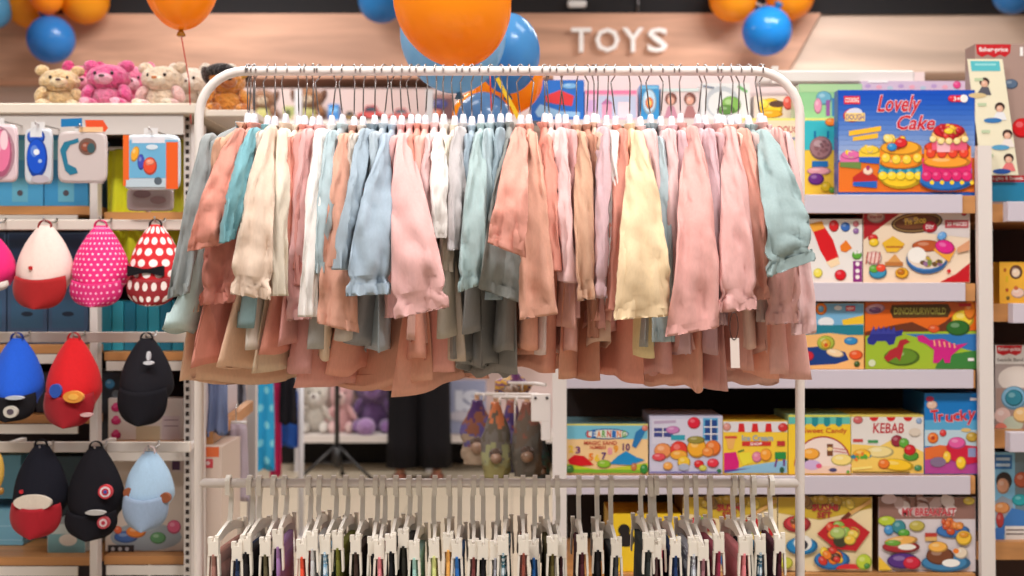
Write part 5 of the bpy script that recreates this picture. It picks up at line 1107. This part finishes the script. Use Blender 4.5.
def dposter(A):
    for y in (408, 421, 435): A.ell(116, y, 5, 4, (206, 40, 110)); A.ell(116, y - 3, 3, 2.4, (226, 80, 140))
    A.rect(136, 426, 160, 440, (206, 190, 160)); A.rect(162, 416, 180, 440, (214, 200, 206)); A.line([(164, 420), (178, 420)], 1, (150, 120, 140)); A.line([(164, 426), (178, 426)], 1, (150, 120, 140))
carton(108, 398, 184, 442, 3.72, (224, 214, 210), 'white box with pink marks beneath the black emblem cap', dposter, depth=.05, zb=zsh(442))
def dbig(A):
    A.rect(168, 458, 184, 472, (206, 190, 190)); A.rect(172, 461, 180, 470, (80, 50, 90)); A.ell(146, 537, 36, 14, (150, 160, 170)); A.ell(126, 537, 12, 6, (60, 100, 170)); A.ell(136, 532, 10, 6, (230, 130, 50)); A.ell(158, 538, 8, 6, (90, 150, 100)); A.ell(174, 527, 7, 7, (214, 90, 130)); A.ell(118, 530, 4, 4, (220, 100, 60)); A.rect(108, 545, 134, 553, (40, 36, 44)); [A.ell(113 + 7 * k, 549, 2, 2, (190, 190, 196)) for k in range(3)]
carton(105, 455, 186, 555, DC, (206, 192, 182), 'large beige play mat box behind the pale blue hat', dbig, zb=zsh(556))
carton(-30, 455, 21, 508, 3.86, (96, 160, 190), 'light blue box behind the edge of the black and red cap', None, zb=zsh(557) + .135)
carton(-30, 509, 23, 556, 3.84, (120, 180, 206), 'light blue box at the bottom under the black and red cap', lambda A: (A.line([(-28, 526), (22, 526)], .8, (160, 206, 226)), A.line([(-28, 540), (22, 540)], .8, (160, 206, 226))), zb=zsh(557))
carton(47, 524, 86, 556, DC, (196, 206, 206), 'white and teal box under the badge cap', lambda A: (A.rect(48, 534, 85, 555, (120, 170, 180)), A.ell(68, 540, 9, 6, (226, 220, 214))), zb=zsh(557))
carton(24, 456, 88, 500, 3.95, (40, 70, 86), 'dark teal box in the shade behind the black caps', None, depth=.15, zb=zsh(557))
# gold trinket hanging at the picture edge
t = thing('hanging_charm', 'golden charm hanging at the edge next to the black and red cap', 'charm', P(-2, 492, 3.36))
mb = MB(); mb.ell(P(-4, 470, 3.36), (.022, .012, .05), M((214, 170, 80), 'plastic', .25), 14, 10); mb.build('body', t); mb = MB(); mb.ell(P(1, 491, 3.36), (.008, .008, .01), M((170, 120, 50), 'plastic'), 10, 8); mb.build('bead', t)
mb = MB(); mb.tube([P(-4, 452, 3.36), P(-4, 446, 3.36), P(-4, 444, 3.45)], .002, M((200, 190, 170), 'metal'), 6); mb.build('loop', t)
# ------------------------------------------------------------------ plush toys
def plush(cx, base, top, w, d, col, muz, label, kind='teddy_bear', cat='plush toy', eye=(40, 30, 30), ear=None, turn=0, group='plush toys on the top shelf', spots=None, zb=None, earshape='round', nose=(90, 60, 60), belly=None, limb=None):
    z0 = PZ(base, d) if zb is None else zb
    H = PZ(top, d) - z0; hw = w / 2 * d / F; x = PX(cx, d)
    t = thing(kind, label, cat, (x, d, z0), group)
    fm = M(col, 'fur'); mm = M(muz, 'fur'); lm = M(limb, 'fur') if limb else fm
    rz = Matrix.Rotation(turn, 3, 'Z')
    def at(dx, dy, dz): return Vector((x, d, z0)) + rz @ Vector((dx * hw, dy * hw, dz * H))
    mb = MB(); mb.ell(at(0, .1, .27), (hw * .66, hw * .55, H * .29), fm, 20, 12, None, .12, 30, cx); mb.build('torso', t)
    mb = MB(); mb.ell(at(0, -.05, .67), (hw * .72, hw * .62, H * .29), fm, 22, 14, None, .10, 30, cx + 1); hd = mb.build('head', t)
    for s in (-1, 1):
        mb = MB()
        if earshape == 'round': mb.ell(at(s * .60, 0, .93), (hw * .26, hw * .14, H * .13), M(ear or col, 'fur'), 14, 8)
        elif earshape == 'long': mb.ell(at(s * .36, 0, 1.02), (hw * .15, hw * .1, H * .26), M(ear or col, 'fur'), 12, 10)
        else: mb.ell(at(s * .66, -.1, .74), (hw * .2, hw * .2, H * .2), M(ear or col, 'fur'), 12, 10, Matrix.Rotation(s * .4, 3, 'Y'))
        mb.build('ear', hd)
        mb = MB(); mb.ell(at(s * .28, -.60, .72), (hw * .06, hw * .05, hw * .07), M(eye, 'plastic', .15), 10, 8); mb.build('eye', hd)
        mb = MB(); mb.ell(at(s * .62, -.25, .34), (hw * .2, hw * .26, H * .2), lm, 12, 10, Matrix.Rotation(s * -.5, 3, 'Y')); mb.build('arm', t)
        mb = MB(); mb.ell(at(s * .5, -.55, .1), (hw * .26, hw * .5, H * .105), lm, 14, 10); lg = mb.build('leg', t)
        mb = MB(); mb.ell(at(s * .5, -1.02, .105), (hw * .17, hw * .05, H * .075), mm, 12, 8); mb.build('paw_pad', lg)
    mb = MB(); mb.ell(at(0, -.56, .61), (hw * .32, hw * .26, H * .12), mm, 14, 10); mz = mb.build('muzzle', hd)
    mb = MB(); mb.ell(at(0, -.80, .65), (hw * .1, hw * .06, H * .035), M(nose, 'plastic', .4), 10, 8); mb.build('nose', hd)
    if belly: mb = MB(); mb.ell(at(0, -.25, .27), (hw * .42, hw * .28, H * .2), M(belly, 'fur'), 14, 10); mb.build('belly_patch', t)
    for s in (spots or []):
        mb = MB(); mb.ell(at(*s[0]), (hw * s[1], hw * s[1] * .6, H * s[2]), M(s[3], 'fur'), 14, 10); mb.build('patch', hd)
    return t
ZT = PZ(105, 3.6) + .0005
plush(60, 105, 68, 56, 3.72, (226, 192, 140), (240, 216, 176), 'beige teddy bear sitting by the hot pink ones', zb=ZT, turn=.25)
plush(84, 105, 64, 50, 3.86, (224, 60, 128), (240, 150, 180), 'hot pink teddy bear peeping out behind another pink one', zb=ZT, turn=.2)
plush(109, 105, 63, 60, 3.7, (232, 90, 150), (244, 176, 196), 'hot pink teddy bear with pale muzzle in the middle of the plush row', zb=ZT, belly=(240, 130, 170))
plush(136, 105, 65, 46, 3.88, (236, 120, 160), (246, 190, 206), 'lighter pink teddy bear half covered by the cream one', zb=ZT)
plush(163, 105, 65, 60, 3.72, (240, 218, 190), (248, 230, 206), 'cream teddy bear with pink paws on the plush shelf', zb=ZT, turn=-.1, limb=(240, 196, 190), nose=(200, 120, 60))
plush(190, 105, 66, 52, 3.86, (244, 228, 212), (250, 236, 224), 'whitish plush bear behind the balloon string', zb=ZT)
plush(226, 118, 64, 56, 3.76, (230, 150, 56), (190, 110, 50), 'orange, black and brown plush dog at the shelf end', kind='plush_dog', zb=PZ(118, 3.8), earshape='floppy', ear=(60, 36, 28), turn=.35, spots=[((-.2, -.35, .83), .58, .15, (32, 26, 30)), ((.45, -.45, .80), .3, .11, (244, 186, 60)), ((.1, -.5, .9), .2, .07, (250, 236, 220))], nose=(40, 26, 26))
mb = MB(); z = PZ(118, 3.8); mb.box((PX(203, 3.6), 3.62, z - .02), (PX(252, 3.6), 4.1, z), M((226, 214, 200), 'paint'), .003); mb.box((PX(203, 3.6), 4.1, z - .25), (PX(252, 3.6), 4.12, z + .0), M((206, 196, 190), 'paint')); mb.build('end_shelf', cb)

# far wall, upper shelf
zf = PZ(120, DW) + .0005; FD = 9.05
G4 = 'toys on the far wall shelf'
for k, (cx, w, top, c, lab) in enumerate(((264, 36, 88, (150, 100, 64), 'brown plush toy on the far shelf nearest the plush dog'), (309, 42, 87, (160, 104, 60), 'brown plush toy on the far shelf beside a blue box'))):
    plush(cx, 120, top, w, FD + .1, c, (214, 190, 160), lab, kind='plush_toy', group=G4, zb=zf, earshape='floppy', ear=(110, 66, 40), belly=(200, 196, 120))
def far_box(x0, y0, x1, y1, col, top, lab, deco):
    t = thing('toy_box', lab, 'toy box', (PX((x0 + x1) / 2, FD), FD, zf), G4)
    mb = MB(); mb.box((PX(x0, FD), FD, zf), (PX(x1, FD), FD + .15, PZ(y0, FD)), M(col, 'print'), .004); mb.build('carton', t)
    A = Art(FD, .002); A.lift = .003; deco(A); A.build(t)
far_box(283, 106, 294, 120, (170, 176, 110), None, 'small olive box between the two brown plush toys', lambda A: A.ell(288, 113, 3, 4, (90, 90, 60)))
far_box(328, 104, 339, 120, (60, 130, 200), None, 'small plain blue box on the far shelf', lambda A: A.rect(329, 108, 338, 112, (120, 180, 226)))
far_box(430, 94, 453, 120, (110, 66, 70), None, 'dark maroon toy box behind the blue balloon', lambda A: (A.ell(440, 104, 8, 5, (60, 60, 130)), A.ell(437, 113, 5, 4, (220, 120, 90)), A.rect(431, 95, 452, 98, (180, 130, 120))))
def toy_car(cx, w, h, col, lab):
    d = FD + .05; x = PX(cx, d); hw = w / 2 * d / F; H = h * d / F
    t = thing('toy_car', lab, 'toy car', (x, d, zf), G4)
    prof = [(-1, .25), (-1, .5), (-.62, .56), (-.35, .95), (.35, 1), (.62, .6), (1, .52), (1, .25)]
    mb = MB(); mb.loft([[Vector((x + u * hw, d + y, zf + v * H)) for u, v in prof] for y in (-.09, -.075, .075, .09)], M(col, 'plastic', .25), smooth=False); mb.build('car_body', t)
    mb = MB(); mb.loft([[Vector((x + u * hw, d + y, zf + v * H)) for u, v in ((-.5, .6), (-.3, .88), (.3, .9), (.5, .6))] for y in (-.093, .093)], M((60, 66, 80), 'plastic', .1), smooth=False); mb.build('window', t)
    for u in (-.58, .58):
        for y in (-.085, .085):
            mb = MB(); mb.tube([(x + u * hw, d + y - .02, zf + H * .2), (x + u * hw, d + y + .02, zf + H * .2)], H * .2, M((40, 36, 38), 'plastic'), 14); mb.build('wheel', t)
toy_car(372, 26, 17, (206, 74, 70), 'red toy car on the far shelf, the larger one')
toy_car(402, 26, 14, (214, 96, 90), 'light red toy car on the far shelf, lower and smaller')
toy_car(351, 14, 11, (150, 120, 70), 'tiny olive toy car beside the red toy cars')
# far wall, low shelf
zl = PZ(434, DW) + .0005
G5 = 'plush toys on the low shelf of the end wall'
plush(316, 434, 376, 38, 9.02, (226, 218, 206), (240, 234, 226), 'white plush unicorn with a mint forelock on the low shelf', kind='plush_unicorn', group=G5, zb=zl, earshape='long', spots=[((.0, -.35, .88), .3, .12, (150, 206, 190))], limb=(214, 204, 192))
plush(342, 434, 376, 34, 9.02, (230, 176, 176), (240, 206, 200), 'pink plush rabbit next to the white unicorn', kind='plush_rabbit', group=G5, zb=zl, earshape='long')
plush(374, 434, 364, 54, 9.08, (110, 76, 130), (150, 110, 170), 'large purple plush bear on the low shelf', group=G5, zb=zl)
mb = MB(); mb.ell(P(366, 427, 8.86), (.065, .065, .062), M((176, 134, 190), 'fur'), 24, 16); tag(mb.build('plush_ball', origin=P(366, 434, 8.86)), 'lilac plush ball at the feet of the purple bear', 'ball')
# board with pale characters beyond the person
t = thing('display_board', 'pale lilac board with big white figures beyond the standing person', 'board', P(464, 425, 8.8))
mb = MB(); mb.box(P(444, 434, 8.8), P(486, 380, 8.82), M((150, 156, 186), 'print'), .004); mb.build('panel', t)
A = Art(8.8, .002); A.lift = .004
A.text('IS', 455, 390, 481, 411, (206, 210, 226), 0, .06); A.ell(464, 416, 17, 5, (190, 186, 200)); A.build(t, 'printed_front')

# ------------------------------------------------------------------ balloons
def balloon(cx, cy, rx, ry, d, col, label, string=None, tie=None, tilt=0, knot=True, name_group=None, flat=0):
    c = P(cx, cy, d); k = d / F; RX, RZ = rx * k, ry * k
    rot = Matrix.Rotation(tilt, 3, 'Y')
    t = thing('balloon', label, 'balloon', c + rot @ Vector((0, 0, -RZ)), name_group)
    bm_ = M(col, 'balloon'); rings = []; n = 36
    for i in range(23):
        ph = math.pi * i / 22; z = math.cos(ph); r = max(math.sin(ph), .01)
        if z < 0: r *= 1 - .05 * (-z) ** 3; zz = z * 1.02
        else: zz = z
        rings.append([c + rot @ Vector((RX * r * math.cos(2 * math.pi * j / n), RX * r * math.sin(2 * math.pi * j / n), RZ * zz)) for j in range(n)])
    mb = MB(); mb.loft(list(reversed(rings)), bm_); mb.build('skin', t)
    kb = c + rot @ Vector((0, 0, -RZ * 1.03))
    dk = M(tuple(int(v * .8) for v in col), 'balloon')
    mb = MB(); rg = []
    for z, r in ((.012, .009), (0, .006), (-.004, .009), (-.012, .013), (-.014, .010)):
        rg.append([kb + rot @ Vector((r * k / .0025 * .9 * math.cos(2 * math.pi * j / 12), r * k / .0025 * .9 * math.sin(2 * math.pi * j / 12), z * k / .0025)) for j in range(12)])
    mb.loft(list(reversed(rg)), dk); mb.build('knot', t)
    if string:
        pts = [kb + rot @ Vector((0, 0, -.01))] + [Vector(p) for p in string]
        fine = []
        for a, b in zip(pts, pts[1:]):
            for q in range(6): fine.append(a.lerp(b, q / 6))
        fine.append(pts[-1])
        mb = MB(); mb.tube(fine, .0016, M(tie or col, 'plastic'), 6); mb.build('string', t)
    return t
ORG = (255, 174, 36); LBL = (156, 208, 238); BLU = (60, 140, 214)
balloon(181, -28, 39, 57, 3.5, ORG, 'orange balloon on a red string above the plush shelf', [P(189, 80, 3.55), P(191, 124, 3.57)], (206, 50, 40))
balloon(452, -1, 58.5, 68, 2.95, ORG, 'largest orange balloon, in front over the middle of the rack', [P(490, 75, 2.9), P(492, 124, 2.9)], (200, 60, 40), tilt=-.3)
balloon(453, 34, 53, 58, 3.26, LBL, 'big light blue balloon tucked behind the largest orange one', [P(470, 130, 3.2)], (120, 170, 210), tilt=-.1)
balloon(508, 53, 32, 40, 3.50, (96, 168, 222), 'medium blue balloon showing beside the largest orange one', [P(510, 130, 3.4)], (120, 170, 210))
balloon(484, 122, 28, 30, 3.52, (126, 170, 216), 'small light blue balloon below the rail in front of orange', [P(484, 175, 3.4)], (246, 206, 40))
balloon(508, 80, 35, 34, 3.76, ORG, 'orange balloon half hidden by blue ones behind the rail', [P(508, 150, 3.7)], (246, 206, 40))
balloon(478, 118, 26, 28, 3.82, ORG, 'orange balloon with only a sliver beside the small blue one', [P(478, 170, 3.75)], (220, 120, 40))
mb = MB(); mb.strip([P(497, 78, 3.3), P(505, 93, 3.28), P(513, 107, 3.26), P(520, 122, 3.22), P(523, 150, 3.2)], .005, .0006, (1, 0, .5), M((248, 206, 40), 'plastic'))
tag(mb.build('ribbon', origin=P(497, 78, 3.24)), 'yellow ribbon trailing over the blue and orange balloons', 'ribbon')
DG = 9.0; GB = 'balloons of the garland on the fascia'
for cx, cy, r, col, lab, dd in ((-9, 8, 21, (110, 186, 230), 'light blue balloon at the picture edge in the garland by the plush toys', 0), (30, 3, 25, ORG, 'orange balloon above the light blue one at the picture edge', .12), (47, -2, 16, (255, 160, 30), 'small orange balloon in the middle of the garland by the plush toys', -.12), (85, 0, 24, ORG, 'orange balloon at the end of the garland above the pink bears', .12), (51, 39.5, 23.5, BLU, 'blue balloon hanging lowest in the garland above the beige bear', -.05),
                             (381, 0, 23, (56, 140, 206), 'blue balloon against the bulkhead beside the largest orange one', 0),
                             (733, -2, 24, ORG, 'orange balloon of the sign garland nearest the lettering', .1), (790, -4, 24, (255, 170, 34), 'orange balloon of the sign garland farther from the lettering', .12), (767, 31, 24.5, (40, 146, 222), 'blue balloon hanging below two orange ones beside the sign', -.08), (1013, -6, 20, (60, 140, 210), 'blue balloon over the bay with the leaflet', 0)):
    balloon(cx, cy, r, r, DG + dd, col, lab, None, None, random.Random(cx).uniform(-.6, .6) + math.pi, name_group=GB)
for x0, x1 in ((-30, 100), (720, 805), (370, 395), (1000, 1030)):
    mb = MB(); mb.tube([P(x0, -12, DF - .02), P((x0 + x1) / 2, 6, DF - .02), P(x1, -12, DF - .02)], .01, M((230, 226, 226), 'plastic'), 6)
    tag(mb.build('garland_cord', origin=P(x0, -12, DF)), {-30: 'white cord carrying the balloons over the plush shelf', 720: 'white cord carrying the balloons beside the sign', 370: 'white cord carrying the lone blue balloon behind the largest orange one', 1000: 'white cord carrying the blue balloon over the end bay'}[x0], 'cord')

# ------------------------------------------------------------------ the middle of the aisle
# wing shelving beside the cap bay
t = thing('wing_shelving', 'sloping side of a white shelf unit with a wooden board beyond the cap bay', 'shelving', (PX(250, 4.66), 4.66, 0))
mb = MB(); mb.box((PX(247, 4.66), 4.66, 0), (PX(255.5, 4.66), 4.7, 1.75), M((214, 208, 208), 'paint')); mb.build('post', t)
mb = MB(); a0, a1 = Vector((-.868, 3.72, .838)), Vector((-.868, 4.30, .878))
rg = []
for p in (a0, a1): rg.append([p + Vector((-.012, 0, 0)), p + Vector((.012, 0, 0)), p + Vector((.012, 0, -.035)), p + Vector((-.012, 0, -.035))])
mb.loft(rg, WD, smooth=False); mb.build('shelf', t)
hanging_cloth(206, 229, 372, 434, 3.74, (120, 134, 172), 'blue grey garment hanging above the wooden board', name='hanging_garment', cat='garment', seed=2)
hanging_cloth(229, 247, 372, 412, 4.4, (128, 128, 140), 'grey garment hanging above the wooden board', name='hanging_garment', cat='garment', seed=5)
hanging_cloth(223, 249, 424, 500, 3.96, (190, 176, 190), 'lilac grey garment under the wooden board', name='hanging_garment', cat='garment', seed=7)
carton(203, 446, 222, 540, 3.68, (216, 196, 182), 'cream box with an orange corner below the wooden board', lambda A: (A.rect(202.5, 447, 219, 457, (226, 110, 60)), A.rect(204, 459, 213, 468, (206, 70, 80)), A.ell(208, 463, 2, 2, (226, 200, 200))), depth=.25, group=None, zb=0.0)
# clothes hanging at the passage
G6 = 'beachwear hanging in the passage'
dots = M((30, 150, 200), 'dots', .8, ((120, 200, 220), 5, 7, .22, True))
hanging_cloth(253, 275, 364, 470, 6.2, (40, 160, 204), 'turquoise printed garment hanging in the passage', name='hanging_garment', cat='garment', seed=1, group=G6, dots=dots)
hanging_cloth(270, 282, 366, 476, 6.35, (196, 30, 90), 'magenta garment between turquoise and blue ones', name='hanging_garment', cat='garment', seed=3, group=G6)
hanging_cloth(279, 297, 362, 424, 6.3, (24, 22, 28), 'black garment hanging over the blue one', name='hanging_garment', cat='garment', seed=6, group=G6)
hanging_cloth(272, 300, 388, 447, 6.5, (34, 84, 170), 'deep blue garment hanging behind the black one', name='hanging_garment', cat='garment', seed=8, group=G6)
t = thing('garment_rail', 'white rail stand with the beachwear in the passage', 'clothes rail', (PX(275, 6.4), 6.4, 0))
zr = PZ(352, 6.4)
mb = MB(); mb.tube([(PX(240, 6.4), 6.4, zr), (PX(306, 6.4), 6.4, zr)], .012, WP, 10); mb.build('rail', t)
mb = MB(); mb.tube([(PX(301, 6.4), 6.4, .0), (PX(301, 6.4), 6.4, zr)], .014, M((204, 204, 210), 'paint'), 10); mb.box((PX(301, 6.4) - .02, 6.15, 0), (PX(301, 6.4) + .02, 6.65, .03), WP); mb.build('post', t)
for q in (264, 276, 287):
    mb = MB(); mb.tube([(PX(q, 6.4), 6.4, zr), (PX(q, 6.4), 6.4, zr - .05), (PX(q, 6.4), 6.3, zr - .06)], .003, M((190, 190, 190), 'metal'), 6); mb.build('hook', t)
# black tripod stand
d = 8.4; x = PX(337, d)
t = thing('tripod_stand', 'black tripod stand in front of the low plush shelf', 'stand', (x, d, 0)); bm2 = M((30, 28, 30), 'plastic', .4)
mb = MB(); mb.tube([(x, d, .12), (x, d, 1.25)], .016, bm2, 10); mb.build('pole', t)
mb = MB(); mb.tube([(x, d, .10), (x, d, .22)], .03, bm2, 12); mb.build('hub', t)
for a in (200, 340, 90):
    mb = MB(); e = Vector((x + .27 * math.cos(math.radians(a)), d + .27 * math.sin(math.radians(a)), .012)); mb.tube([(x, d, .24), (x + (e.x - x) * .5, d + (e.y - d) * .5, .12), e], .011, bm2, 8); lg = mb.build('leg', t)
    mb = MB(); mb.ell(e, (.02, .02, .012), bm2, 10, 6); mb.build('rubber_foot', lg)
    mb = MB(); mb.tube([(x, d, .12), (x + (e.x - x) * .45, d + (e.y - d) * .45, .125)], .007, bm2, 6); mb.build('strut', t)
mb = MB(); mb.box((x - .15, d - .01, 1.22), (x + .15, d + .01, 1.46), M((236, 232, 230), 'plastic'), .004); mb.build('sign_plate', t)
# toy packets hanging at the bay's open end
G7 = 'doll packets at the bay end'
def packet(cx, y0, y1, w, d, cols, label, seed):
    t = thing('doll_packet', label, 'toy packet', P(cx, y1, d), G7)
    rr = random.Random(seed); rings = []; c0 = PX(cx, d)
    for i in range(30):
        q = i / 29; z = PZ(y0 + (y1 - y0) * q, d); hw = w / 2 * d / F * (.34 + .66 * smooth(q / .5)) * (1 if q < .93 else .9)
        rings.append([Vector((c0 + hw * math.cos(a * math.pi / 20) * (1 + .30 * noise.noise(Vector((q * 5, a * .55, seed)))), d + (.010 + hw * .34) * math.sin(a * math.pi / 20), z)) for a in range(40)])
    mb = MB(); kk = len(cols)
    mb.loft(rings, None, True, True, True, matfn=lambda i, j: M(cols[max(0, min(kk - 1, int(i / 29 * kk + 1.8 * noise.noise(Vector((i * .33, j * .3, seed + .3))))))], 'plastic', .3)); mb.build('bag', t)
    mb = MB(); mb.ell(P(cx, y0 + (y1 - y0) * .74, d - w * .17 * d / F - .012), (w * .22 * d / F, .02, w * .2 * d / F), M((150, 120, 100), 'plastic'), 12, 8); hd = mb.build('doll_head', t)
    mb = MB(); mb.ell(P(cx, y0 + (y1 - y0) * .66, d - w * .17 * d / F), (w * .27 * d / F, .02, w * .2 * d / F), M((90, 66, 52), 'fur'), 12, 8); mb.build('doll_hair', hd)
    mb = MB(); mb.strip([P(cx, y0 + 2, d), P(cx, y0 - 6, d + .01)], .008, .001, (1, 0, 0), M((196, 150, 110), 'plastic')); mb.build('hang_tab', t)
PURP = (74, 46, 96); OLI = (96, 88, 76); GRY = (110, 104, 98); KH = (140, 132, 84)
packet(477, 400, 464, 30, 4.3, [PURP, (130, 80, 60), (90, 80, 130), (150, 130, 110), (160, 140, 120)], 'purple and tan packet, closest to the lilac board', 1)
packet(496, 402, 478, 27, 3.9, [(190, 110, 70), OLI, GRY, (150, 150, 110), KH], 'grey olive packet with a yellowish base on the front hook', 2)
packet(512, 400, 472, 27, 4.1, [(150, 90, 80), (80, 60, 120), (110, 100, 140), (90, 140, 140), (60, 60, 80)], 'packet with violet stripes and a teal base', 3)
packet(527, 402, 476, 29, 3.9, [(140, 90, 76), (110, 96, 84), GRY, (104, 96, 88), (90, 84, 76)], 'dull brown packet beside the white bracket', 4)
packet(543, 440, 482, 14, 4.0, [(70, 80, 84), (50, 90, 84), (60, 66, 66)], 'small dark packet under the white bracket', 5)
packet(512, 372, 398, 34, 4.2, [(110, 60, 110), (200, 150, 50), (70, 50, 90)], 'purple and yellow packet on the higher hook', 6)
t = thing('hook_rack', 'white hook bars at the open end of the boxed toy bay', 'hook bar', P(546, 400, 3.62))
for y, x0, dd in ((397, 494, 3.9), (383, 508, 4.2), (394, 476, 4.3)):
    mb = MB(); mb.tube([P(x0, y, dd), P(536, y + .5, 3.66), P(546, y + 2, 3.63)], .005, WP, 8); mb.build('bar', t)
    for q in (.15, .55):
        p = P(x0, y, dd).lerp(P(536, y, 3.66), q); mb = MB(); mb.tube([p, p + Vector((0, -.02, -.02)), p + Vector((0, -.03, 0))], .003, WP, 6); mb.build('prong', t)
mb = MB(); mb.tube([P(515, 430, 3.9), P(515, 398, 3.9)], .003, WP, 6); mb.build('prong', t)

# ------------------------------------------------------------------ the person beyond the rack
d = 8.5; x = PX(419, d)
person = thing('person', 'person in wide black trousers standing beyond the rack, upper body hidden by clothes', 'person', (x, d, 0))
SK = M((196, 140, 112), 'plain', .6)
def skin_body(name, verts, edges, radii, mat, sub=2):
    me = bpy.data.meshes.new(name); me.from_pydata([(a - x, b - d, c) for a, b, c in verts], edges, []); me.materials.append(mat)
    o = bpy.data.objects.new(name, me); COL.objects.link(o); o.parent = person; o['_o'] = [x, d, 0]
    m = o.modifiers.new('skin', 'SKIN'); m.use_smooth_shade = True
    lay = me.skin_vertices[0] if len(me.skin_vertices) else None
    if lay is None:
        return o
    for i, r in enumerate(radii): lay.data[i].radius = r if isinstance(r, tuple) else (r, r)
    lay.data[0].use_root = True
    s_ = o.modifiers.new('subdivision', 'SUBSURF'); s_.levels = sub; s_.render_levels = sub
    return o
V = []; E = []; Rr = []
def jn(p, r, par=None):
    V.append((x + p[0], d + p[1], p[2])); Rr.append(r)
    if par is not None: E.append((par, len(V) - 1))
    return len(V) - 1
pel = jn((0, 0, .90), (.15, .11)); wa = jn((0, 0, 1.05), (.125, .09), pel); ch = jn((0, .0, 1.24), (.155, .10), wa); nk = jn((0, 0, 1.36), (.06, .06), ch); hd_ = jn((0, .0, 1.45), (.065, .07), nk); hh = jn((0, -.01, 1.54), (.075, .09), hd_); jn((0, 0, 1.61), (.05, .06), hh)
for s in (-1, 1):
    sh_ = jn((s * .17, 0, 1.29), .055, ch); el_ = jn((s * .21, .02, 1.04), .042, sh_); wr = jn((s * .20, -.10, .84), .03, el_); pm = jn((s * .195, -.13, .77), (.036, .022), wr)
    for q in range(4): f1 = jn((s * .195 + (q - 1.5) * .017, -.14, .72), .0085, pm); jn((s * .195 + (q - 1.5) * .017, -.13, .69 - (.008 if q in (1, 2) else 0)), .008, f1)
    f1 = jn((s * .165, -.15, .755), .010, pm); jn((s * .155, -.165, .73), .008, f1)
    hp = jn((s * .09, 0, .82), .085, pel); kn = jn((s * .105, -.01, .47), .058, hp); an = jn((s * .115, .01, .09), .036, kn); jn((s * .12, -.10, .035), (.036, .028), an)
skin_body('body', V, E, Rr, SK)
def cloth_loft(name, rings, mat, label=None):
    mb = MB(); mb.loft(rings, mat, False, False); o = mb.build(name, person); return o
def ov(cx, cz, rx, ry, amp=0, ph=0, n=36, cy=0): return [Vector((x + cx + rx * math.cos(2 * math.pi * j / n) * (1 + amp * math.sin(9 * 2 * math.pi * j / n + ph)), d + cy + ry * math.sin(2 * math.pi * j / n) * (1 + amp * math.sin(9 * 2 * math.pi * j / n + ph)), cz)) for j in range(n)]
blk = M((20, 18, 22), 'fabric')
for s in (-1, 1):
    r_ = [ov(s * .085, .98, .10, .14), ov(s * .09, .8, .112, .14, .01), ov(s * .095, .5, .108, .13, .04), ov(s * .10, .25, .106, .13, .05, 1), ov(s * .105, .085, .106, .135, .06, 2)]
    close_end(r_, .9, .02); cloth_loft('trouser_leg', r_, blk)
    sm_ = M((120, 70, 54), 'plastic')
    mb = MB(); mb.ell((x + s * .12, d - .06, .028), (.048, .125, .027), sm_, 16, 8); mb.build('shoe', person)
r_ = [ov(0, .92, .20, .15, .03), ov(0, 1.05, .165, .125), ov(0, 1.22, .19, .135), ov(0, 1.32, .15, .10), ov(0, 1.37, .075, .075)]
cloth_loft('shirt', r_, blk)
for s in (-1, 1):
    r_ = [[Vector((x + s * p[0] + r * math.cos(2 * math.pi * j / 20), d + p[1] + r * math.sin(2 * math.pi * j / 20), p[2])) for j in range(20)] for p, r in (((.15, 0, 1.33), .06), ((.185, .01, 1.2), .072), ((.212, .02, 1.03), .06), ((.204, -.06, .9), .05))]
    cloth_loft('sleeve', r_, blk)
mb = MB(); mb.ell((x, d + .025, 1.56), (.098, .105, .105), M((36, 26, 24), 'fur'), 20, 14); mb.ell((x, d + .10, 1.40), (.075, .05, .13), M((36, 26, 24), 'fur'), 16, 12); mb.build('hair', person)
for s in (-1, 1):
    mb = MB(); mb.ell((x + s * .03, d - .093, 1.535), (.012, .008, .008), M((40, 30, 28), 'plastic', .2), 10, 6); mb.build('eye', person)
    mb = MB(); mb.ell((x + s * .085, d - .0, 1.52), (.012, .02, .03), SK, 10, 8); mb.build('ear', person)
mb = MB(); mb.ell((x, d - .108, 1.505), (.013, .018, .022), SK, 10, 8); mb.build('nose', person)
mb = MB(); mb.ell((x, d - .088, 1.465), (.026, .010, .007), M((170, 90, 84), 'plain'), 12, 6); mb.build('mouth', person)
